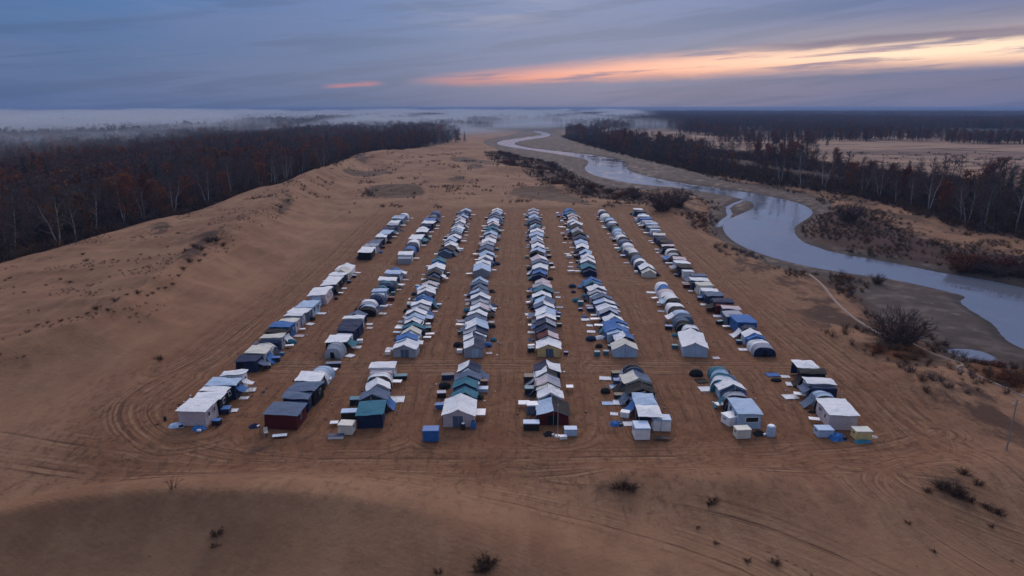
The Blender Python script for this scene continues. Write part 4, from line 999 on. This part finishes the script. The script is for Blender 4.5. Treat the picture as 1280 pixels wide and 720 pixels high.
# bank bushes
bank=[]
def fill(poly,n,kinds,s0,s1,label,group,fl=.7,seed=1):
    rr=random.Random(seed); xs_=[p[0] for p in poly]; ys_=[p[1] for p in poly]; c=0; tries=0
    while c<n and tries<4000:
        tries+=1; x=rr.uniform(min(xs_),max(xs_)); y=rr.uniform(min(ys_),max(ys_))
        if abs(x)>.78*(y+14)+6: continue
        A1=np.array([x]);B1=np.array([y])
        if poly_sdf(A1,B1,poly)[0]<.5 or poly_sdf(A1,B1,WATER)[0]>-1.5: continue
        s=rr.uniform(s0,s1); put_tree(rr.choice(kinds),x,y,hz(x,y)-.05,rr.uniform(0,6.28),(s,s,s*fl),label,group,'shrub','shrub'); c+=1
fill(SCRUB2,60,['rustshrub','shrub0','deadbush','rustshrub'],2.0,5.0,'dark brush on the near bank behind the camp rows','brush on the bank behind the camp',.7,3)
fill(SCRUB,50,['rustshrub','shrub0','shrub1','grasst'],.7,2.0,'low red-brown brush on the far bank of the river bend','low brush on the far bank',.5,4)
TALLB=smooth_poly(pp([(1130,322),(1200,326),(1300,338),(1300,346),(1240,342),(1180,333),(1135,327)],0),1)
fill(TALLB,20,['rustshrub','deadbush','shrub0'],2.4,4.6,'taller dark brush close to the far water edge at the right','tall brush along the far water edge',.8,6)
for n,q in enumerate(GRASS):
    fill(q,[10,14,8,8][n],['grasst','rustshrub','rustshrub'],.9,2.2,['orange brush on the mud spit by the footpath','orange brush at the right edge below the puddle','rusty brush on the bank where the side stream meets','dry brush under the large bare bush'][n],'rusty brush on the near bank',.55,9+n)
def sproto(name,g,tm,cm):
    return merged_proto2(name,g,tm,cm)
def merged_proto2(name,g,tm,cm):
    mats=[tm]+cm; mb=MB(); t,c=g; mb.v=list(t.v); mb.f=list(t.f); mb.m=[0]*len(t.f); o=len(mb.v)
    mb.v+=c.v; mb.f+=[tuple(i+o for i in f) for f in c.f]; mb.m+=[1+min(m,len(cm)-1) for m in c.m]
    return bpy.data.objects.new(name,mb.mesh(name,mats))
SRC=[merged_proto2('brush_source',gen_shrub(41,1,1.7,14,.7,.02,4),M_BARK,[M_SHRUB,M_SHR2]),merged_proto2('brush_source',gen_shrub(42,1,1.9,16,.4,.02,4),M_BARK,[M_SHR2,M_RED]),merged_proto2('brush_source',gen_shrub(43,1,1.7,22,.1,.012,4),M_GRASST,[M_GRASST]),merged_proto2('brush_source',gen_shrub(44,1,1.5,14,.3,.02,5),M_BARK,[M_TWIG,M_SHRUB])]
# undergrowth closes the wood floor
srg=np.random.default_rng(91)
ux,uy,_=scatter(lambda X,Y:((poly_sdf(X,Y,FLOORL)>-2.5)&(poly_sdf(X,Y,FLOORL)<45)),(-520,60),(120,720),3.2,.5,srg)
vx,vy,_=scatter(lambda X,Y:((poly_sdf(X,Y,FLOORR)>-5)&(poly_sdf(X,Y,FLOORR)<40)),(40,620),(180,1000),3.4,.5,srg)
X=np.concatenate([ux,vx]);Y=np.concatenate([uy,vy])
wood_stuff('undergrowth','dark saplings and brush closing the floor of the woods',X,Y,height(X,Y)-.1,srg.choice([3,3,0,1,3],len(X)),SRC,1.6,4.2,'undergrowth')
# low brush on banks and flats
def brushmask(X,Y):
    w=poly_sdf(X,Y,WATER)<-2; md=poly_sdf(X,Y,MUD); n=vnoise(X,Y,9,61,4,.6); rd=row_dist(X,Y); sc=np.maximum(poly_sdf(X,Y,SCRUB),poly_sdf(X,Y,SCRUB2))
    g=np.full(X.shape,-99.)
    for q in GRASS: g=np.maximum(g,poly_sdf(X,Y,q))
    a=(sc>-4)&(n>-.25); b=(g>-1.5)&(n>-.3); c=(X>30)&(rd>12)&(md<0)&(md>-60)&(n>.22)&(X<260); d=(np.abs(md)<4)&(n>-.02)&(X>20); e=(rd>14)&(Y>265)&(Y<640)&(md<0)&(n>.42)
    return w&(a|b|c|d|e)&(poly_sdf(X,Y,FLOORR)<0)&(poly_sdf(X,Y,FLOORL)<0)
bx,by,_=scatter(brushmask,(-180,420),(90,640),1.9,.5,srg)
wood_stuff('low_brush','low brown brush and dry stems over the river banks and flats',bx,by,height(bx,by)-.05,srg.choice([0,1,2,0,1],len(bx)),SRC,.35,1.5,'brush')
def tuftmask(X,Y):
    d,s_,v=line_info(X,Y,[c[:2] for c in CREST],[c[2] for c in CREST]); n=vnoise(X,Y,8,66,4,.6); rd=row_dist(X,Y); md=poly_sdf(X,Y,MUD)
    crest=(d<5)&(n>.05)&(Y<330); plat=(s_<0)&(n>.26)&(X<-55)&(Y<420); fore=(Y<78)&(X>15)&(n>.42)
    return (crest|plat|fore)&(rd>13)&(md<-2)&(poly_sdf(X,Y,FLOORL)<0)
tx,ty,_=scatter(tuftmask,(-220,90),(45,420),1.5,.5,srg)
wood_stuff('dune_tufts','tiny dark tufts speckling the dune crest and sand flats',tx,ty,height(tx,ty)-.03,srg.choice([0,2,3],len(tx)),SRC,.15,.55,'tufts')
# small camp litter beside the tents
def litter():
    rr=random.Random(77); mb=MB()
    for (r,bi,n,x,y,W,L,ang,near) in SLOTS:
        for q in range(rr.randint(1,4)):
            s=rr.choice((-1,1)); X_=x+s*(W/2+rr.uniform(.3,3.0)); Y_=y+rr.uniform(-.6,.6)*L; a=rr.uniform(.10,.38)
            mb.box((X_,Y_,hz(X_,Y_)+.05),(a,a*rr.uniform(.4,1),rr.uniform(.04,.22)),rr.randrange(6),rr.uniform(0,3),.8,rr.uniform(-.3,.3))
    o=mb.build('camp_litter',[PLA[c] for c in 'GKSPRN']); tag(o,'small scraps and bags scattered on the sand beside the tents','litter',None,'stuff')
litter()
# footpaths
def path(pts,w,z0=0):
    pts=smooth_line(pp(pts,z0),2); mb=MB(); vs=[]
    for i,(x,y) in enumerate(pts):
        a=pts[max(0,i-1)]; b=pts[min(len(pts)-1,i+1)]; d=Vector((b[0]-a[0],b[1]-a[1])).normalized(); n=Vector((-d.y,d.x))*w/2
        for s in (-1,-.5,.5,1):
            px_,py_=x+n.x*s,y+n.y*s; vs.append((px_,py_,hz(px_,py_)+(.16 if abs(s)<1 else -.1)))
    fs=[]
    for i in range(len(pts)-1):
        for j in range(3): fs.append((i*4+j,i*4+j+1,i*4+5+j,i*4+4+j)[::-1])
    mb.add(vs,fs); o=mb.build('footpath',solid('pale_path',(.27,.19,.15),.9,.4,1.5)); tag(o,kind='structure')
path([(1006,342),(1030,360),(1048,385),(1078,410),(1112,430),(1140,438)],.8,-.3); path([(1140,434),(1165,446),(1185,454),(1206,462),(1194,468)],.8,-.3); path([(1192,466),(1240,485),(1290,506)],.8,0)
# far farm buildings
def farm(px,py,w,h,lab,rc):
    x,y=P(px,py,0); o=empty('farm_building',(x,y,0),-.1); tag(o,lab,'building')
    mb=MB(); mb.box((0,0,h*.35),(w,w*.25,h*.7)); mb.build('wall',PLA['W'],o)
    mb=MB(); d=w*.14; mb.add([(-w*.52,-d,h*.7),(w*.52,-d,h*.7),(w*.52,d,h*.7),(-w*.52,d,h*.7),(-w*.52,0,h),(w*.52,0,h)],[(0,1,5,4),(2,3,4,5),(0,4,3),(1,2,5),(3,2,1,0)]); mb.build('roof',PLA[rc],o)
farm(1236,178,17,5,'small pinkish farm building on the pale field at the far right','P')

def air():
    def vol(name,x0,x1,y0,y1,z0,z1,mat,lab):
        mb=MB(); mb.box(((x0+x1)/2,(y0+y1)/2,(z0+z1)/2),(x1-x0,y1-y0,z1-z0)); o=mb.build(name,mat); o['kind']='stuff'; return o
    m=bpy.data.materials.new('haze_air'); m.use_nodes=True; nt=m.node_tree; nt.nodes.clear(); out=nt.nodes.new('ShaderNodeOutputMaterial'); v=nt.nodes.new('ShaderNodeVolumePrincipled')
    v.inputs['Color'].default_value=(.33,.48,.80,1); v.inputs['Density'].default_value=HAZE_D; v.inputs['Anisotropy'].default_value=0; nt.links.new(v.outputs[0],out.inputs['Volume'])
    vol('haze',-25000,25000,-3500,25000,-6,41.5,m,'')
    m=bpy.data.materials.new('ground_mist'); m.use_nodes=True; nt=m.node_tree; nt.nodes.clear(); out=nt.nodes.new('ShaderNodeOutputMaterial'); v=nt.nodes.new('ShaderNodeVolumePrincipled'); k=N(nt)
    p=k.pos(); X,Y,Z=k.sep(p)
    n=k.noise(k.map(p,(1,.42,4.0)),.0045,5,.62,.5); top=k.mr(k.noise(k.map(p,(1,.35,0)),.0028,4,.6,.4),.33,.60,13,36,'LINEAR'); prof=k.math('MULTIPLY',k.mr(k.math('SUBTRACT',Z,top),0,-20),k.mr(Z,0,10,.35,1))
    st=k.math('MULTIPLY_ADD',k.math('ADD',k.math('DIVIDE',X,Y),.75),600,320); rel=k.math('SUBTRACT',Y,st)
    lim=k.math('MULTIPLY',k.math('ADD',k.mr(rel,-60,300,0,.08),k.mr(rel,150,650,0,.92)),k.mr(k.math('SUBTRACT',X,k.math('MULTIPLY',Y,.15)),150,-150))
    d=k.math('MULTIPLY',k.math('MULTIPLY',prof,lim),k.mr(n,.42,.60,.03,1)); d=k.math('MULTIPLY',d,MIST_D)
    v.inputs['Color'].default_value=(.82,.89,1,1); k.put(v.inputs['Density'],d); nt.links.new(v.outputs[0],out.inputs['Volume'])
    try: m.cycles.volume_step_rate=1.0
    except Exception: pass
    o=vol('mist',-3500,900,300,4600,1,40.5,m,''); o['label']='pale mist bank lying over the far left wood'; o['category']='mist'
HAZE_D=1.35e-4; MIST_D=.034
air()
scn.cycles.volume_step_rate=1.0; scn.cycles.volume_max_steps=96; scn.cycles.volume_bounces=0
# ------------------------------------------------------------------ camera
cam=bpy.data.cameras.new('camera'); co=bpy.data.objects.new('camera',cam); COL.objects.link(co)
co.location=(0,0,H); co.rotation_euler=(math.pi/2-TH,0,0); cam.sensor_width=36; cam.lens=FPX/1280*36; cam.clip_end=90000; cam.clip_start=.5
scn.camera=co
# ------------------------------------------------------------------ sky
SUN_AZ=math.radians(6); SUN_EL=math.radians(27)
def sky():
    w=bpy.data.worlds.new('World'); scn.world=w; w.use_nodes=True; nt=w.node_tree; nt.nodes.clear(); k=N(nt)
    out=nt.nodes.new('ShaderNodeOutputWorld'); bg=nt.nodes.new('ShaderNodeBackground'); nt.links.new(bg.outputs[0],out.inputs[0])
    tc=nt.nodes.new('ShaderNodeTexCoord'); g=tc.outputs['Generated']; x,y,z=k.sep(g)
    ns=nt.nodes.new('ShaderNodeTexSky'); ns.sky_type='NISHITA'; ns.sun_disc=False; ns.sun_elevation=SUN_EL; ns.sun_rotation=SUN_AZ; ns.dust_density=2; ns.ozone_density=2.5
    az=k.math('ARCTAN2',x,y); el=k.math('ARCSINE',z)
    D=180/math.pi; azd=k.math('MULTIPLY',az,D); eld=k.math('MULTIPLY',el,D)
    # cloud deck coordinates (azimuth/elevation, squeezed vertically towards the horizon)
    cv=k.comb(k.math('MULTIPLY',azd,.035),k.math('MULTIPLY',eld,.22),.3)
    n1=k.noise(cv,1.0,5,.55,.3); n2=k.noise(k.comb(k.math('MULTIPLY',azd,.05),k.math('MULTIPLY',k.math('SUBTRACT',eld,k.math('MULTIPLY',azd,.10)),.75),2.0),1.2,6,.6,.5)
    def ramp(v,stops):
        r=nt.nodes.new('ShaderNodeValToRGB'); k.put(r.inputs[0],v); e=r.color_ramp.elements
        while len(e)>1: e.remove(e[-1])
        e[0].position=stops[0][0]; e[0].color=(*stops[0][1],1)
        for p_,c in stops[1:]:
            q=e.new(p_); q.color=(*c,1)
        return r.outputs[0]
    azn=k.mr(azd,-40,50,0,1,'LINEAR')
    hor=ramp(azn,[(0,(.070,.145,.30)),(.3,(.088,.15,.30)),(.5,(.135,.165,.31)),(.72,(.165,.165,.29)),(.95,(.175,.165,.27))])
    mid=ramp(azn,[(0,(.060,.165,.37)),(.3,(.088,.19,.42)),(.5,(.135,.21,.42)),(.72,(.14,.185,.37)),(.95,(.145,.18,.34))])
    e1=k.mr(eld,1,9); base=k.mix(e1,hor,mid)
    base=k.mix(k.mr(n1,.38,.62,0,.6),base,(.135,.18,.35))
    base=k.mix(k.mr(n2,.46,.62,0,.45),base,(.062,.112,.24))
    n3=k.noise(k.comb(k.math('MULTIPLY',azd,.07),k.math('MULTIPLY',k.math('ADD',eld,k.math('MULTIPLY',azd,.05)),.5),7),1.3,6,.62,.6)
    base=k.mix(k.math('MULTIPLY',k.mr(n3,.50,.64,0,.5),k.mr(eld,4,11)),base,(.19,.235,.43))
    base=k.mix(1.0,base,(.76,.85,.94),'MULTIPLY')
    top=k.mix(k.mr(eld,14,42),base,(.80,.88,1.14))
    back=k.mr(y,.35,-.35,0,1)
    top=k.mix(k.math('MULTIPLY',back,k.mr(eld,0,14,.4,.9)),top,(.20,.26,.40))
    # Nishita light through the thin deck
    nis=k.mix(1.0,ns.outputs[0],(.10,.10,.10),'MULTIPLY')
    base=k.mix(.06,top,nis)
    def curve(pts):
        # elevation (degrees) as a function of azimuth through a ramp
        st=[]; 
        for px,py in pts:
            a,e=azel(px,py); st.append((min(1,max(0,(math.degrees(a)+40)/90)),(math.degrees(e)/20,)*3))
        return k.math('MULTIPLY',ramp(azn,st),20)
    lo=curve([(420,106),(500,105),(600,107),(700,106),(800,101),(900,97),(1000,92),(1100,87),(1280,81),(1600,70),(2000,50)])
    up=curve([(420,105),(495,102),(560,95),(650,86),(720,79),(800,71),(900,63),(1000,57),(1100,51),(1180,45),(1280,36),(1600,0),(2000,-60)])
    wob=k.math('MULTIPLY_ADD',n2,1.3,-.65)
    wob2=k.math('MULTIPLY_ADD',k.noise(k.comb(k.math('MULTIPLY',azd,.22),k.math('MULTIPLY',eld,1.3),4),1.0,5,.6,.3),1.0,-.5)
    e2=k.math('ADD',eld,k.math('ADD',k.math('MULTIPLY',wob,.35),k.math('MULTIPLY',wob2,.5)))
    mlo=k.mr(k.math('SUBTRACT',e2,lo),-.35,.7); mup=k.mr(k.math('SUBTRACT',up,e2),-.45,.9)
    azm=k.math('MULTIPLY',k.mr(azd,-9.5,-6.0),k.mr(azd,80,50))
    band=k.math('MULTIPLY',k.math('MULTIPLY',mlo,mup),azm)
    # soft glow above the band on the right
    glow=k.math('MULTIPLY',k.math('MULTIPLY',k.mr(k.math('SUBTRACT',e2,up),2.6,-.3),mlo),k.math('MULTIPLY',k.mr(azd,5,28),k.mr(azd,90,50)))
    bc=ramp(azn,[(.32,(.64,.27,.27)),(.45,(.88,.40,.31)),(.6,(1.05,.60,.43)),(.75,(1.12,.80,.58)),(.9,(1.05,.80,.60))])
    bc=k.mix(k.mr(k.math('SUBTRACT',e2,lo),1.1,0,0,.6),bc,(.62,.27,.22))
    stk=k.noise(k.comb(k.math('MULTIPLY',azd,.10),k.math('MULTIPLY',k.math('SUBTRACT',eld,k.math('MULTIPLY',azd,.045)),1.6),9),1.0,5,.6,.2)
    bc=k.mix(k.mr(stk,.50,.66,0,.85),bc,(.30,.24,.32))
    # dark streak inside the glow
    sc=curve([(420,60),(900,62),(1000,58),(1100,50),(1280,39),(1600,15),(2000,0)])
    st=k.math('MULTIPLY',k.mr(k.math('ABSOLUTE',k.math('SUBTRACT',e2,sc)),.45,.1),k.mr(azd,14,24))
    col=k.mix(k.math('MULTIPLY',glow,.55),base,(.50,.40,.38))
    col=k.mix(band,col,bc)
    col=k.mix(k.math('MULTIPLY',st,.75),col,(.19,.17,.25))
    # small pink wisp left of the band, pale patch at the top
    a0,e0=azel(442,106)
    ws=k.math('MULTIPLY',k.mr(k.math('ABSOLUTE',k.math('SUBTRACT',azd,math.degrees(a0))),2.8,1.0),k.mr(k.math('ABSOLUTE',k.math('SUBTRACT',k.math('SUBTRACT',e2,k.math('MULTIPLY',k.math('SUBTRACT',azd,math.degrees(a0)),.08)),math.degrees(e0))),.28,.02))
    col=k.mix(k.math('MULTIPLY',ws,.6),col,(.55,.24,.26))
    a0,e0=azel(615,12)
    ws=k.math('MULTIPLY',k.mr(k.math('ABSOLUTE',k.math('SUBTRACT',azd,math.degrees(a0))),9,1.0),k.mr(k.math('ABSOLUTE',k.math('SUBTRACT',e2,math.degrees(e0))),2.2,.0))
    col=k.mix(k.math('MULTIPLY',k.math('MULTIPLY',ws,k.mr(n3,.42,.6)),.55),col,(.38,.37,.46))
    # below the horizon
    col=k.mix(k.mr(eld,0,-1.0),col,(.08,.10,.16))
    nt.links.new(col,bg.inputs[0]); bg.inputs[1].default_value=1.0
    s=bpy.data.lights.new('sun','SUN'); s.energy=1.3; s.angle=math.radians(22); s.color=(1,.78,.66)
    so=bpy.data.objects.new('sun',s); COL.objects.link(so)
    d=Vector((math.sin(SUN_AZ)*math.cos(SUN_EL),math.cos(SUN_AZ)*math.cos(SUN_EL),math.sin(SUN_EL)))
    so.rotation_euler=d.to_track_quat('Z','Y').to_euler(); so.location=(60,60,90)
sky()
scn.view_settings.view_transform='Standard'; scn.view_settings.look='None'; scn.view_settings.gamma=1; scn.view_settings.exposure=.08
scn.render.resolution_x=1024; scn.render.resolution_y=576
